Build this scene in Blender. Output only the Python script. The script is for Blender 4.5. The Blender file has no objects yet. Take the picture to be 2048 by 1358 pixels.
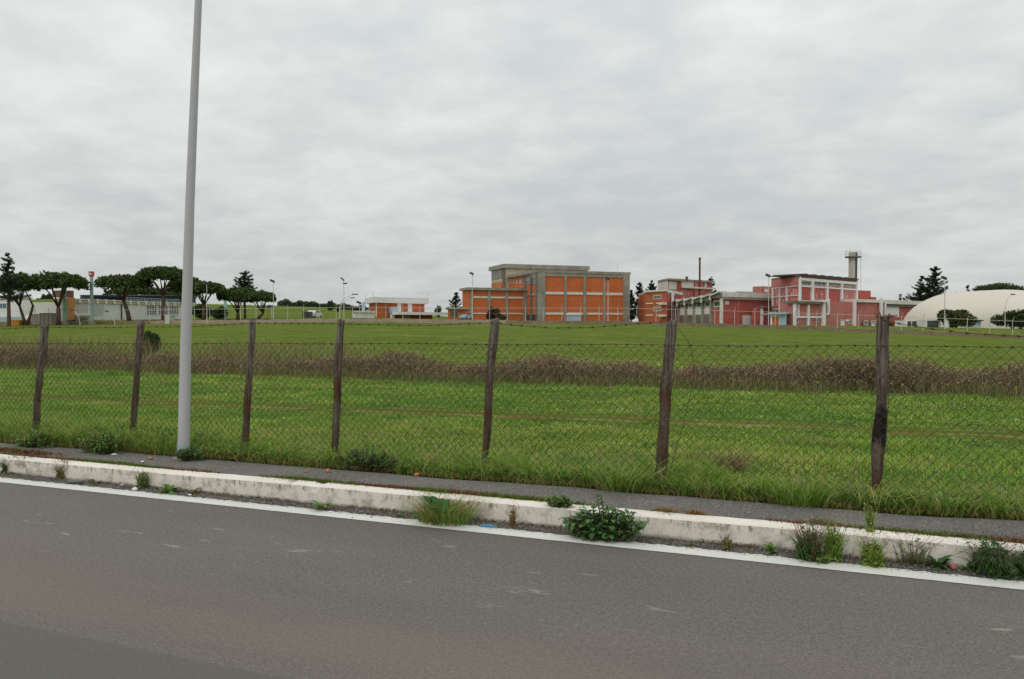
import bpy, math, random
import numpy as np
from mathutils import Vector, Matrix

random.seed(7)
RNG = np.random.default_rng(7)
S = bpy.context.scene
COL = S.collection

# ------------------------------------------------------------------ camera
F = 1536.0                      # focal length in photo pixels (2048 wide)
HOR = 650.0
PITCH = math.atan((679 - HOR) / F)
CAM = Vector((0, 0, 1.6))
cd = bpy.data.cameras.new('camera'); cam = bpy.data.objects.new('camera', cd); COL.objects.link(cam)
cd.sensor_width = 36; cd.lens = 36 * F / 2048; cd.clip_end = 6000; cd.clip_start = .05
cam.location = CAM; cam.rotation_euler = (math.pi / 2 - PITCH, 0, 0)
S.camera = cam

# ------------------------------------------------------------------ light and sky
S.view_settings.view_transform = 'Standard'; S.view_settings.look = 'None'
S.view_settings.exposure = 0.0; S.view_settings.gamma = 1
SUN_EL, SUN_AZ = math.radians(52), math.radians(215)
sl = bpy.data.lights.new('sun', 'SUN'); sl.energy = 0.7; sl.angle = math.radians(25); sl.color = (1, .96, .9)
so = bpy.data.objects.new('sun', sl); COL.objects.link(so)
sd = Vector((math.sin(SUN_AZ) * math.cos(SUN_EL), math.cos(SUN_AZ) * math.cos(SUN_EL), math.sin(SUN_EL)))
so.rotation_euler = (-sd).to_track_quat('-Z', 'Y').to_euler()
so.location = (0, 0, 60)

W = bpy.data.worlds.new('World'); S.world = W; W.use_nodes = True
nt = W.node_tree; nt.nodes.clear()
def N(nt, t, **k):
    n = nt.nodes.new(t)
    for a, b in k.items(): setattr(n, a, b)
    return n
def math_n(nt, op, a, b=None, clamp=False):
    n = N(nt, 'ShaderNodeMath', operation=op); n.use_clamp = clamp
    for i, v in enumerate((a, b)):
        if v is None: continue
        if isinstance(v, (int, float)): n.inputs[i].default_value = v
        else: nt.links.new(v, n.inputs[i])
    return n.outputs[0]
def ramp(nt, fac, stops, interp='LINEAR'):
    r = N(nt, 'ShaderNodeValToRGB'); r.color_ramp.interpolation = interp
    el = r.color_ramp.elements
    while len(el) < len(stops): el.new(0.5)
    for e, (p, c) in zip(el, stops):
        e.position = p
        e.color = (c, c, c, 1) if isinstance(c, (int, float)) else (*c, 1)
    if fac is not None: nt.links.new(fac, r.inputs[0])
    return r.outputs[0]
def mixc(nt, f, a, b, bt='MIX'):
    m = N(nt, 'ShaderNodeMix', data_type='RGBA', blend_type=bt)
    for s, v in ((m.inputs[0], f), (m.inputs[6], a), (m.inputs[7], b)):
        if isinstance(v, (int, float)): s.default_value = v
        elif isinstance(v, tuple): s.default_value = (*v, 1)
        else: nt.links.new(v, s)
    return m.outputs[2]
tc = N(nt, 'ShaderNodeTexCoord')
sep = N(nt, 'ShaderNodeSeparateXYZ'); nt.links.new(tc.outputs['Generated'], sep.inputs[0])
zc = math_n(nt, 'MAXIMUM', sep.outputs[2], 0.0)
den = math_n(nt, 'ADD', zc, 0.20)
comb = N(nt, 'ShaderNodeCombineXYZ')
nt.links.new(math_n(nt, 'DIVIDE', sep.outputs[0], den), comb.inputs[0])
nt.links.new(math_n(nt, 'DIVIDE', sep.outputs[1], den), comb.inputs[1])
def wnoise(scale, detail, rough, dist=0.0, sy=1.0, off=(0, 0, 0)):
    mp = N(nt, 'ShaderNodeMapping'); mp.inputs['Scale'].default_value = (1, sy, 1)
    mp.inputs['Location'].default_value = off; mp.inputs['Rotation'].default_value = (0, 0, .35)
    nt.links.new(comb.outputs[0], mp.inputs[0])
    n = N(nt, 'ShaderNodeTexNoise'); n.inputs['Scale'].default_value = scale
    n.inputs['Detail'].default_value = detail; n.inputs['Roughness'].default_value = rough
    n.inputs['Distortion'].default_value = dist
    nt.links.new(mp.outputs[0], n.inputs[0]); return n.outputs[0]
n1 = wnoise(.95, 4, .52, .2, 1.0, (3, 1, 0)); n2 = wnoise(5.0, 5, .56, .15, 1.0, (7, 4, 2)); n3 = wnoise(.16, 2, .5)
cl = math_n(nt, 'ADD', math_n(nt, 'MULTIPLY', n1, .46), math_n(nt, 'MULTIPLY', n2, .38))
cl = math_n(nt, 'ADD', cl, math_n(nt, 'MULTIPLY', n3, .22))
ccol = ramp(nt, cl, [(.41, (4.98, 5.22, 5.24)), (.485, (5.45, 5.67, 5.63)), (.545, (5.9, 6.1, 6.0)), (.62, (6.5, 6.66, 6.5))])
grad = ramp(nt, sep.outputs[2], [(0.0, .96), (.08, 1.04), (.20, 1.20), (.38, 1.36), (.75, 1.45), (1, 1.5)])
ccol = mixc(nt, 1.0, ccol, grad, 'MULTIPLY')
sky = N(nt, 'ShaderNodeTexSky', sky_type='NISHITA'); sky.sun_disc = False
sky.sun_elevation = SUN_EL; sky.sun_rotation = SUN_AZ
tot = mixc(nt, .97, sky.outputs[0], ccol)
bg = N(nt, 'ShaderNodeBackground'); bg.inputs[1].default_value = 0.1
nt.links.new(tot, bg.inputs[0])
wo = N(nt, 'ShaderNodeOutputWorld'); nt.links.new(bg.outputs[0], wo.inputs[0])

# ------------------------------------------------------------------ helpers
def ray(px, py):
    u, v = (px - 1024) / F, -(py - 679) / F
    c, s = math.cos(PITCH), math.sin(PITCH)
    return (u, c + v * s, v * c - s)
def at_z(px, py, z):
    d = ray(px, py); t = (z - CAM.z) / d[2]
    return Vector((d[0] * t, d[1] * t, z))
def at_Y(px, py, Y):
    d = ray(px, py); t = Y / d[1]
    return Vector((d[0] * t, Y, CAM.z + d[2] * t))
def on_line(px, py, A, B):
    d = ray(px, py); ax, ay = A[0], A[1]; bx, by = B[0] - ax, B[1] - ay
    den = d[0] * (-by) - d[1] * (-bx)
    t = (ax * (-by) - ay * (-bx)) / den
    return Vector((d[0] * t, d[1] * t, CAM.z + d[2] * t))
def C(px, Y): p = at_Y(px, HOR, Y); return (p.x, p.y)

RA = math.radians(-20.98)        # the road runs at this angle
UR = Vector((math.cos(RA), math.sin(RA), 0)); NR = Vector((-math.sin(RA), math.cos(RA), 0))
def L(s, n, z=0.0): return Vector((UR.x * s + NR.x * n, UR.y * s + NR.y * n, z))
def toL(p): return (p.x * UR.x + p.y * UR.y, p.x * NR.x + p.y * NR.y)

def _h(ix, iy, seed):
    v = np.sin(ix * 127.1 + iy * 311.7 + seed * 74.7) * 43758.5453
    return v - np.floor(v)
def vn(x, y, seed=0):
    x = np.asarray(x, float); y = np.asarray(y, float)
    ix, iy = np.floor(x), np.floor(y); fx, fy = x - ix, y - iy
    fx = fx * fx * (3 - 2 * fx); fy = fy * fy * (3 - 2 * fy)
    a, b = _h(ix, iy, seed), _h(ix + 1, iy, seed); c, d = _h(ix, iy + 1, seed), _h(ix + 1, iy + 1, seed)
    return (a * (1 - fx) + b * fx) * (1 - fy) + (c * (1 - fx) + d * fx) * fy
def fbm(x, y, seed=0, o=3):
    r = 0; a = .5; t = 0
    for i in range(o):
        r = r + a * vn(x * 2 ** i, y * 2 ** i, seed + i * 13); t += a; a *= .5
    return r / t
def ss(e0, e1, x):
    t = np.clip((np.asarray(x, float) - e0) / (e1 - e0), 0, 1); return t * t * (3 - 2 * t)

N2 = (0.192, 0.981); U2 = (0.981, -0.192); DF = 105.0     # far boundary line
ZF = ([-900, 0, 400, 700, 950, 1250, 1500, 1750, 2048, 2600], [1.5, 1.65, 1.85, 2.05, 1.85, 1.75, 1.25, .65, -.1, -.5])
ZB = ([-900, 0, 400, 700, 950, 1250, 1450, 1700, 2048, 2600], [2.2, 2.35, 2.6, 2.8, 2.4, 2.05, 1.65, 1.5, 1.05, .9])
ZH = ([-900, 0, 100, 400, 560, 640, 720, 930, 1100, 2600], [14, 13.5, 14.5, 13.0, 12.2, 11.5, 9.5, 6.0, 3.5, 3.0])
def ground(x, y):
    x = np.asarray(x, float); y = np.asarray(y, float)
    n = NR.x * x + NR.y * y; m = N2[0] * x + N2[1] * y
    pxl = 1024 + F * np.clip(x / np.maximum(y, 6), -1.3, 1.3)
    near = -.02 + .15 * (1 - ss(7, 17, n))
    bump = (fbm(x * .9, y * .9, 3) - .5) * .10 * ss(6.7, 9, n) + (fbm(x * .12, y * .12, 9) - .5) * .35 * ss(12, 30, n)
    t = np.clip((m - 22) / (DF - 22), 0, 1) ** 1.25
    zf = np.interp(pxl, *ZF); zb = np.interp(pxl, *ZB); zh = np.interp(pxl, *ZH)
    z = near + bump * (1 - t) + zf * t
    z = z + (zb - zf) * ss(DF + .6, DF + 9, m)
    dist = np.hypot(x, y)
    z = z + (zh - zb) * ss(190, 460, dist) * ss(60, 140, m)
    return z
def gz(x, y): return float(ground(x, y))

def tag(o, label=None, cat=None, group=None, kind=None):
    if label: o['label'] = label
    if cat: o['category'] = cat
    if group: o['group'] = group
    if kind: o['kind'] = kind
    return o
def thing(name, label, cat, loc, group=None, rz=0):
    o = bpy.data.objects.new(name, None); COL.objects.link(o); o.location = loc; o.rotation_euler.z = rz
    o.empty_display_size = .2
    return tag(o, label, cat, group)
def rootloc(p):
    while p is not None and p.parent is not None: p = p.parent
    return Vector((0, 0, 0)) if p is None else p.location.copy()
def copy_tree(o, parent=None):
    c = o.copy(); COL.objects.link(c); c.parent = parent
    for ch in list(o.children): copy_tree(ch, c)
    return c

class MB:
    def __init__(s): s.v = []; s.f = []; s.m = []
    def quad(s, a, b, c, d):
        i = len(s.v); s.v += [tuple(a), tuple(b), tuple(c), tuple(d)]; s.f.append((i, i + 1, i + 2, i + 3))
    def hexa(s, p):                       # 8 corners: bottom ring, top ring
        i = len(s.v); s.v += [tuple(q) for q in p]
        for f in ((0, 3, 2, 1), (4, 5, 6, 7), (0, 1, 5, 4), (1, 2, 6, 5), (2, 3, 7, 6), (3, 0, 4, 7)):
            s.f.append(tuple(i + k for k in f))
    def box(s, c, sz, rz=0):
        ca, sa = math.cos(rz), math.sin(rz); x, y, z = sz[0] / 2, sz[1] / 2, sz[2] / 2
        P = []
        for dz in (-z, z):
            for dx, dy in ((-x, -y), (x, -y), (x, y), (-x, y)):
                P.append((c[0] + dx * ca - dy * sa, c[1] + dx * sa + dy * ca, c[2] + dz))
        s.hexa(P)
    def prism(s, poly, z0, z1):           # z may be number or list per corner
        n = len(poly); i = len(s.v)
        zz0 = z0 if isinstance(z0, (list, tuple)) else [z0] * n
        zz1 = z1 if isinstance(z1, (list, tuple)) else [z1] * n
        s.v += [(p[0], p[1], z) for p, z in zip(poly, zz0)] + [(p[0], p[1], z) for p, z in zip(poly, zz1)]
        s.f.append(tuple(i + k for k in reversed(range(n)))); s.f.append(tuple(i + n + k for k in range(n)))
        for k in range(n): s.f.append((i + k, i + (k + 1) % n, i + n + (k + 1) % n, i + n + k))
    def tube(s, pts, r, sides=6, cap=True):
        pts = [Vector(p) for p in pts]; n = len(pts)
        rr = r if isinstance(r, (list, tuple)) else [r] * n
        i0 = len(s.v); ref = Vector((0, 0, 1))
        t0 = (pts[-1] - pts[0]).normalized()
        if abs(t0.z) > .9: ref = Vector((1, 0, 0))
        for k in range(n):
            t = (pts[min(k + 1, n - 1)] - pts[max(k - 1, 0)]).normalized()
            a = t.cross(ref).normalized(); b = a.cross(t)
            for j in range(sides):
                an = 2 * math.pi * j / sides
                s.v.append(tuple(pts[k] + (a * math.cos(an) + b * math.sin(an)) * rr[k]))
        for k in range(n - 1):
            for j in range(sides):
                a = i0 + k * sides + j; b = i0 + k * sides + (j + 1) % sides
                s.f.append((a, b, b + sides, a + sides))
        if cap:
            s.f.append(tuple(i0 + j for j in reversed(range(sides))))
            s.f.append(tuple(i0 + (n - 1) * sides + j for j in range(sides)))
    def build(s, name, mat, parent=None, smooth=False, loc=None):
        off = rootloc(parent) if loc is None else Vector(loc)
        me = bpy.data.meshes.new(name)
        me.from_pydata([(x - off.x, y - off.y, z - off.z) for x, y, z in s.v], [], s.f)
        me.materials.append(mat)
        if smooth: me.polygons.foreach_set('use_smooth', [True] * len(me.polygons))
        me.update()
        o = bpy.data.objects.new(name, me); COL.objects.link(o)
        if parent is not None: o.parent = parent
        elif loc is not None: o.location = loc
        return o

def npmesh(name, V, faces, k, mat, parent=None, col=None, loc=None, smooth=False, extra=None):
    """V (n,3); faces (m,k) ints; extra: list of (m2,k2) face arrays; col (n,3)"""
    off = rootloc(parent) if loc is None else Vector(loc)
    V = np.asarray(V, np.float32) - np.array(off, np.float32)
    fs = [np.asarray(faces, np.int32)] + ([np.asarray(e, np.int32) for e in extra] if extra else [])
    li = np.concatenate([f.ravel() for f in fs]); tot = np.concatenate([np.full(len(f), f.shape[1], np.int32) for f in fs])
    st = np.concatenate([[0], np.cumsum(tot)[:-1]]).astype(np.int32)
    me = bpy.data.meshes.new(name)
    me.vertices.add(len(V)); me.vertices.foreach_set('co', V.ravel())
    me.loops.add(len(li)); me.loops.foreach_set('vertex_index', li)
    me.polygons.add(len(tot)); me.polygons.foreach_set('loop_start', st); me.polygons.foreach_set('loop_total', tot)
    if smooth: me.polygons.foreach_set('use_smooth', np.ones(len(tot), bool))
    me.update(calc_edges=True)
    if col is not None:
        a = me.color_attributes.new('Col', 'FLOAT_COLOR', 'POINT')
        c4 = np.ones((len(V), 4), np.float32); c4[:, :3] = col
        a.data.foreach_set('color', c4.ravel())
    me.materials.append(mat)
    o = bpy.data.objects.new(name, me); COL.objects.link(o)
    if parent is not None: o.parent = parent
    elif loc is not None: o.location = loc
    return o

# ------------------------------------------------------------------ materials
def newmat(name):
    m = bpy.data.materials.new(name); m.use_nodes = True; t = m.node_tree; t.nodes.clear()
    b = N(t, 'ShaderNodeBsdfPrincipled'); o = N(t, 'ShaderNodeOutputMaterial'); t.links.new(b.outputs[0], o.inputs[0])
    b.inputs['Specular IOR Level'].default_value = .3
    return m, t, b
def tnoise(t, scale, detail=4, rough=.6, vec=None, stretch=None, rot=None, dist=0):
    n = N(t, 'ShaderNodeTexNoise'); n.inputs['Scale'].default_value = scale
    n.inputs['Detail'].default_value = detail; n.inputs['Roughness'].default_value = rough
    n.inputs['Distortion'].default_value = dist
    if vec is None:
        vec = N(t, 'ShaderNodeTexCoord').outputs['Object']
    if stretch or rot:
        mp = N(t, 'ShaderNodeMapping')
        if stretch: mp.inputs['Scale'].default_value = stretch
        if rot: mp.inputs['Rotation'].default_value = rot
        t.links.new(vec, mp.inputs[0]); vec = mp.outputs[0]
    t.links.new(vec, n.inputs[0]); return n.outputs[0]
def bump(t, b, h, strength=.3, dist=.01):
    n = N(t, 'ShaderNodeBump'); n.inputs['Strength'].default_value = strength; n.inputs['Distance'].default_value = dist
    t.links.new(h, n.inputs['Height']); t.links.new(n.outputs[0], b.inputs['Normal'])
def plain(name, c1, c2=None, scale=1.0, rough=.8, lo=.35, hi=.65, stretch=None, c3=None, spec=.3, metal=0, bmp=0, bs=20, sc3=4, l3=.58, h3=.68):
    m, t, b = newmat(name)
    b.inputs['Roughness'].default_value = rough; b.inputs['Specular IOR Level'].default_value = spec
    b.inputs['Metallic'].default_value = metal
    c2 = c2 or tuple(x * .8 for x in c1)
    f = ramp(t, tnoise(t, scale, 5, .65, stretch=stretch), [(lo, 0.0), (hi, 1.0)])
    c = mixc(t, f, c1, c2)
    if c3:
        f3 = ramp(t, tnoise(t, scale * sc3, 4, .7), [(l3, 0.0), (h3, 1.0)])
        c = mixc(t, f3, c, c3)
    t.links.new(c, b.inputs['Base Color'])
    if bmp: bump(t, b, tnoise(t, bs, 4, .6), bmp)
    return m
def leafmat(name, trans=.35, rough=.6, spec=.2):
    m = bpy.data.materials.new(name); m.use_nodes = True; t = m.node_tree; t.nodes.clear()
    a = N(t, 'ShaderNodeAttribute', attribute_name='Col')
    b = N(t, 'ShaderNodeBsdfPrincipled'); b.inputs['Roughness'].default_value = rough; b.inputs['Specular IOR Level'].default_value = spec
    tr = N(t, 'ShaderNodeBsdfTranslucent'); mx = N(t, 'ShaderNodeMixShader'); mx.inputs[0].default_value = trans
    t.links.new(a.outputs['Color'], b.inputs['Base Color']); t.links.new(a.outputs['Color'], tr.inputs[0])
    t.links.new(b.outputs[0], mx.inputs[1]); t.links.new(tr.outputs[0], mx.inputs[2])
    o = N(t, 'ShaderNodeOutputMaterial'); t.links.new(mx.outputs[0], o.inputs[0])
    return m
M = {}
M['grass'] = leafmat('grass_blade', .4, .9, .08)
M['leaf'] = leafmat('leaf', .3, .45)
M['tree'] = leafmat('tree_leaf', .15)
M['twig'] = leafmat('twig_mat', .0, .9, .1)

# brick facades: fine courses only show as faint texture at this distance
def brick(name, c1, c2, c3=None, amt=(.55, .68), scale=.5):
    m, t, b = newmat(name); b.inputs['Roughness'].default_value = .9
    f = ramp(t, tnoise(t, scale, 6, .7), [(.35, 0.0), (.65, 1.0)])
    c = mixc(t, f, c1, c2)
    g = ramp(t, tnoise(t, 6, 3, .6, stretch=(.4, .4, 4)), [(.3, .82), (.7, 1.12)])
    c = mixc(t, 1.0, c, g, 'MULTIPLY')
    if c3:
        f3 = ramp(t, tnoise(t, scale * 3, 6, .75, stretch=(1, 1, .7)), [(amt[0], 0.0), (amt[1], 1.0)])
        c = mixc(t, f3, c, c3)
    t.links.new(c, b.inputs['Base Color']); return m
M['orange'] = brick('orange_brick', (.61, .16, .052), (.51, .133, .043), (.60, .24, .12), (.56, .75))
M['orange_dark'] = brick('orange_brick_old', (.52, .15, .055), (.42, .12, .05))
M['red'] = brick('red_render', (.49, .125, .10), (.41, .105, .085), (.53, .27, .23), (.62, .75))
M['pink'] = brick('faded_red_render', (.54, .20, .17), (.46, .155, .135), (.58, .36, .31), (.56, .7))
M['peel'] = brick('peeling_red_render', (.47, .13, .115), (.50, .16, .14), (.60, .42, .38), (.5, .6))
M['conc'] = plain('weathered_concrete', (.36, .33, .28), (.22, .21, .17), .6, .9, c3=(.45, .43, .38))
M['towerc'] = plain('pale_stained_concrete', (.52, .49, .43), (.36, .34, .29), .8, .9, stretch=(1, 1, .3))
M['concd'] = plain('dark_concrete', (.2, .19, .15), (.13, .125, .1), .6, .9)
M['cream'] = plain('cream_render', (.55, .47, .33), (.45, .38, .25), .5, .9)
M['white'] = plain('stained_white_paint', (.74, .73, .68), (.58, .57, .51), .8, .8, c3=(.35, .34, .3), l3=.62, h3=.75)
M['white2'] = plain('clean_white_paint', (.8, .8, .8), (.74, .74, .73), .5, .6)
M['wgrey'] = plain('pale_grey_panel', (.68, .68, .65), (.60, .60, .57), .3, .7, stretch=(1, 1, 3))
M['wshade'] = plain('grey_bay_panel', (.47, .47, .44), (.42, .42, .4), .4, .7)
M['glass'] = plain('dark_glass', (.03, .045, .045), (.05, .065, .06), 1, .15, spec=.5)
M['glassb'] = plain('bluish_glass', (.12, .2, .24), (.08, .13, .16), 1, .2, spec=.5)
M['glassg'] = plain('green_sheet', (.03, .13, .085), (.02, .09, .06), 1, .5)
M['metal'] = plain('galvanised_fence_steel', (.62, .6, .55), (.5, .48, .44), 2, .5)
M['darkm'] = plain('dark_lamp_metal', (.06, .06, .065), None, 2, .5)
M['pole'] = plain('painted_lamp_post', (.50, .50, .505), (.44, .44, .445), 1.2, .45, stretch=(1, 1, .25), spec=.4)
M['poled'] = plain('post_base_collar', (.26, .30, .31), (.22, .25, .26), 4, .5)
M['blueg'] = plain('pale_blue_paint', (.36, .5, .5), (.3, .42, .43), 1, .6)
M['greenp'] = plain('pale_green_paint', (.3, .46, .36), (.25, .4, .3), 1, .6)
M['redsign'] = plain('orange_red_sign', (.55, .1, .04), (.4, .08, .04), 2, .5)
M['yell'] = plain('faded_yellow', (.6, .5, .25), None, 2, .6)
M['rust'] = plain('rust_brown', (.2, .1, .06), (.13, .07, .05), 2, .8)
M['chim'] = plain('dark_red_stack', (.19, .05, .04), (.13, .035, .035), 1, .7)
M['ltan'] = plain('tan_orange_cladding', (.5, .25, .1), (.42, .2, .09), 1, .7)
M['orangeb'] = plain('orange_skip_paint', (.6, .25, .03), (.5, .2, .03), 1, .6)
M['greyb'] = plain('grey_box', (.3, .26, .22), (.27, .24, .2), 1, .7)
M['wallp'] = plain('pinkish_wall', (.42, .33, .26), (.33, .25, .19), .5, .9, stretch=(1, 1, 3), c3=(.25, .2, .14))
M['wallb'] = plain('low_stone_wall', (.26, .19, .13), (.17, .12, .08), 1.2, .95, c3=(.36, .29, .22), l3=.5, h3=.65)
M['dome'] = plain('cream_membrane', (.66, .62, .54), (.62, .58, .50), .15, .6)
M['bark'] = plain('pine_bark', (.14, .085, .06), (.08, .05, .04), 2, .95, stretch=(1, 1, .3))
M['lblue'] = plain('light_blue_sheet', (.42, .53, .6), (.37, .48, .55), 1, .5)
M['slate'] = plain('dark_blue_roof', (.07, .09, .11), (.05, .065, .08), 1, .6)
M['carw'] = plain('white_car_paint', (.7, .7, .7), None, 1, .3, spec=.5)
M['litteru'] = plain('blue_plastic', (.08, .26, .42), None, 3, .4)
M['litterw'] = plain('white_plastic', (.8, .8, .78), (.7, .7, .68), 10, .5)
M['peelo'] = plain('orange_peel', (.65, .17, .05), (.6, .22, .08), 30, .5)
M['pipe'] = plain('grey_pipe', (.17, .17, .15), (.12, .12, .11), 12, .6)
M['brickred'] = plain('broken_brick', (.45, .17, .12), None, 20, .9)
M['stone'] = plain('pebble', (.42, .4, .36), (.28, .26, .23), 9, .9)
M['wire'] = plain('rusty_wire', (.06, .052, .035), (.085, .055, .03), 8, .8)

# ------------------------------------------------------------------ ground sheet
def ground_mat():
    m, t, b = newmat('meadow'); b.inputs['Roughness'].default_value = .95; b.inputs['Specular IOR Level'].default_value = .0
    geo = N(t, 'ShaderNodeTexCoord').outputs['Object']
    sp = N(t, 'ShaderNodeSeparateXYZ'); t.links.new(geo, sp.inputs[0])
    big = tnoise(t, .35, 5, .6, geo, stretch=(.6, 1.3, 1)); mid = tnoise(t, 2.2, 6, .65, geo); fine = tnoise(t, 26, 4, .7, geo)
    near = mixc(t, ramp(t, mid, [(.36, 0.0), (.62, 1.0)]), (.085, .145, .022), (.140, .205, .034))
    near = mixc(t, ramp(t, big, [(.42, 0.0), (.62, .75)]), near, (.08, .145, .025))
    near = mixc(t, ramp(t, fine, [(.3, .55), (.7, 0.0)]), near, (.05, .06, .018))
    farn = tnoise(t, .09, 5, .6, geo, stretch=(.5, 1.6, 1)); farf = tnoise(t, .9, 5, .7, geo, stretch=(.45, 1.6, 1))
    far = mixc(t, ramp(t, farn, [(.38, 0.0), (.64, 1.0)]), (.155, .225, .038), (.225, .262, .062))
    far = mixc(t, ramp(t, farf, [(.40, .0), (.60, .8)]), far, (.085, .122, .026))
    far = mixc(t, ramp(t, tnoise(t, .35, 5, .7, geo, stretch=(.4, 1.6, 1)), [(.52, .0), (.66, .7)]), far, (.185, .17, .075))
    far = mixc(t, ramp(t, tnoise(t, 5, 4, .7, geo, stretch=(.5, 1.3, 1)), [(.38, .65), (.58, 0.0)]), far, (.06, .082, .018))
    k = N(t, 'ShaderNodeMapRange'); k.inputs[1].default_value = 18; k.inputs[2].default_value = 30
    t.links.new(sp.outputs[1], k.inputs[0])
    c = mixc(t, k.outputs[0], near, far)
    # dirt footpath: two thin wheel tracks about 12 m out
    wob = math_n(t, 'MULTIPLY', math_n(t, 'SUBTRACT', tnoise(t, .45, 3, .6, geo, stretch=(1, .05, 0)), .5), .7)
    def track(off, w):
        cen = math_n(t, 'ADD', math_n(t, 'ADD', sp.outputs[1], wob), -off)
        # the track drifts away from the road towards the right
        cen = math_n(t, 'ADD', cen, math_n(t, 'MULTIPLY', sp.outputs[0], -.06))
        d = math_n(t, 'ABSOLUTE', cen)
        d = math_n(t, 'ADD', d, math_n(t, 'MULTIPLY', math_n(t, 'SUBTRACT', tnoise(t, 3.5, 5, .75, geo), .5), .55))
        return ramp(t, d, [(w * .2, 1.0), (w * 1.5, 0.0)])
    trk = math_n(t, 'MAXIMUM', track(12.35, .13), math_n(t, 'MULTIPLY', track(12.95, .08), .7))
    keep = ramp(t, tnoise(t, .4, 3, .6, geo, stretch=(1, .05, 1)), [(.36, .55), (.50, 1.0)])
    trk = math_n(t, 'MULTIPLY', trk, keep)
    c = mixc(t, trk, c, mixc(t, ramp(t, tnoise(t, 1.1, 4, .6, geo), [(.4, 0.0), (.6, 1.0)]), (.17, .095, .04), (.29, .20, .10)))
    # bare soil under the bramble strip and at the verge
    br = ramp(t, math_n(t, 'ABSOLUTE', math_n(t, 'ADD', sp.outputs[1], -20.6)), [(.5, 1.0), (1.0, 0.0)])
    c = mixc(t, math_n(t, 'MULTIPLY', br, .7), c, (.10, .075, .04))
    vg = ramp(t, math_n(t, 'DIVIDE', sp.outputs[1], 10), [(.68, 1.0), (.74, 0.0)])
    c = mixc(t, vg, c, (.06, .05, .025))
    t.links.new(c, b.inputs['Base Color'])
    bump(t, b, mid, .6, .08)
    return m
M['ground'] = ground_mat()
def grow(a, b, st, f):
    r = [a]
    while r[-1] < b: r.append(r[-1] + st); st *= f
    return r
sx = sorted(set([-x for x in grow(26, 1600, .6, 1.06)] + list(np.arange(-25.5, 25.6, .35)) + grow(26, 1600, .6, 1.06)))
ny = [-700, -200, -60, -20, -8, -4.6, -4.4, 0, 5.80, 5.92, 6.1] + list(np.arange(6.4, 34, .28)) + list(np.arange(34, 72, .8)) + list(np.arange(72, 145, 1.0)) + grow(146, 1900, 2.0, 1.06)
sx = np.array(sx); ny = np.array(ny, float)
SX, NY = np.meshgrid(sx, ny)
X = UR.x * SX + NR.x * NY; Y = UR.y * SX + NR.y * NY
Z = ground(X, Y)
Z = np.where((NY > -4.5) & (NY < 5.85), -.3, Z); Z = np.where((NY >= 5.85) & (NY < 6.6), .05, Z)
Z = np.where(NY < -4.5, -.02, Z)
nr, nc = SX.shape
idx = np.arange(nr * nc).reshape(nr, nc)
fq = np.stack([idx[:-1, :-1], idx[:-1, 1:], idx[1:, 1:], idx[1:, :-1]], -1).reshape(-1, 4)
o = npmesh('ground', np.stack([SX, NY, Z], -1).reshape(-1, 3), fq, 4, M['ground'], smooth=True)
o.rotation_euler.z = RA; tag(o, 'rolling green meadow reaching to the horizon', kind='structure')

# ------------------------------------------------------------------ road, line, gutter, kerb, pavement
def road_mat():
    m, t, b = newmat('asphalt'); b.inputs['Roughness'].default_value = .9; b.inputs['Specular IOR Level'].default_value = .25
    geo = N(t, 'ShaderNodeTexCoord').outputs['Object']
    sp = N(t, 'ShaderNodeSeparateXYZ'); t.links.new(geo, sp.inputs[0])
    big = tnoise(t, .5, 4, .55, geo, stretch=(.35, 1.2, 1)); fine = tnoise(t, 75, 5, .95, geo); f2 = tnoise(t, 32, 4, .8, geo)
    c = mixc(t, ramp(t, big, [(.34, 0.0), (.66, 1.0)]), (.130, .118, .112), (.170, .152, .134))
    g = ramp(t, fine, [(.36, .50), (.5, 1.0), (.64, 1.60)])
    c = mixc(t, 1.0, c, g, 'MULTIPLY')
    g = ramp(t, f2, [(.34, .80), (.5, 1.0), (.68, 1.22)])
    c = mixc(t, 1.0, c, g, 'MULTIPLY')
    # tan dust patch towards the middle of the lane
    dn = ramp(t, math_n(t, 'ABSOLUTE', math_n(t, 'ADD', sp.outputs[1], -3.3)), [(0.0, 1.0), (.9, 0.0)])
    c = mixc(t, math_n(t, 'MULTIPLY', dn, math_n(t, 'MULTIPLY', big, .8)), c, (.21, .18, .135))
    # pale dried streaks
    st = ramp(t, tnoise(t, 1.9, 5, .62, geo, stretch=(1.2, 4.5, 1), rot=(0, 0, .45), dist=.6), [(.635, 0.0), (.70, .8)])
    band = ramp(t, math_n(t, 'ABSOLUTE', math_n(t, 'ADD', sp.outputs[1], -4.5)), [(.35, 1.0), (.75, 0.0)])
    c = mixc(t, math_n(t, 'MULTIPLY', st, band), c, (.33, .29, .24))
    # older, darker, bluer lane on the near side of the seam
    ed = math_n(t, 'ADD', sp.outputs[1], math_n(t, 'MULTIPLY', math_n(t, 'SUBTRACT', f2, .5), .05))
    ln = ramp(t, math_n(t, 'SUBTRACT', 2.87, ed), [(.0, 0.0), (.03, .75)])
    c2 = mixc(t, 1.0, mixc(t, big, (.105, .103, .095), (.135, .128, .114)), ramp(t, fine, [(.3, .75), (.7, 1.25)]), 'MULTIPLY')
    c = mixc(t, ln, c, c2)
    t.links.new(c, b.inputs['Base Color']); bump(t, b, fine, .35, .004)
    return m
M['road'] = road_mat()
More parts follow.
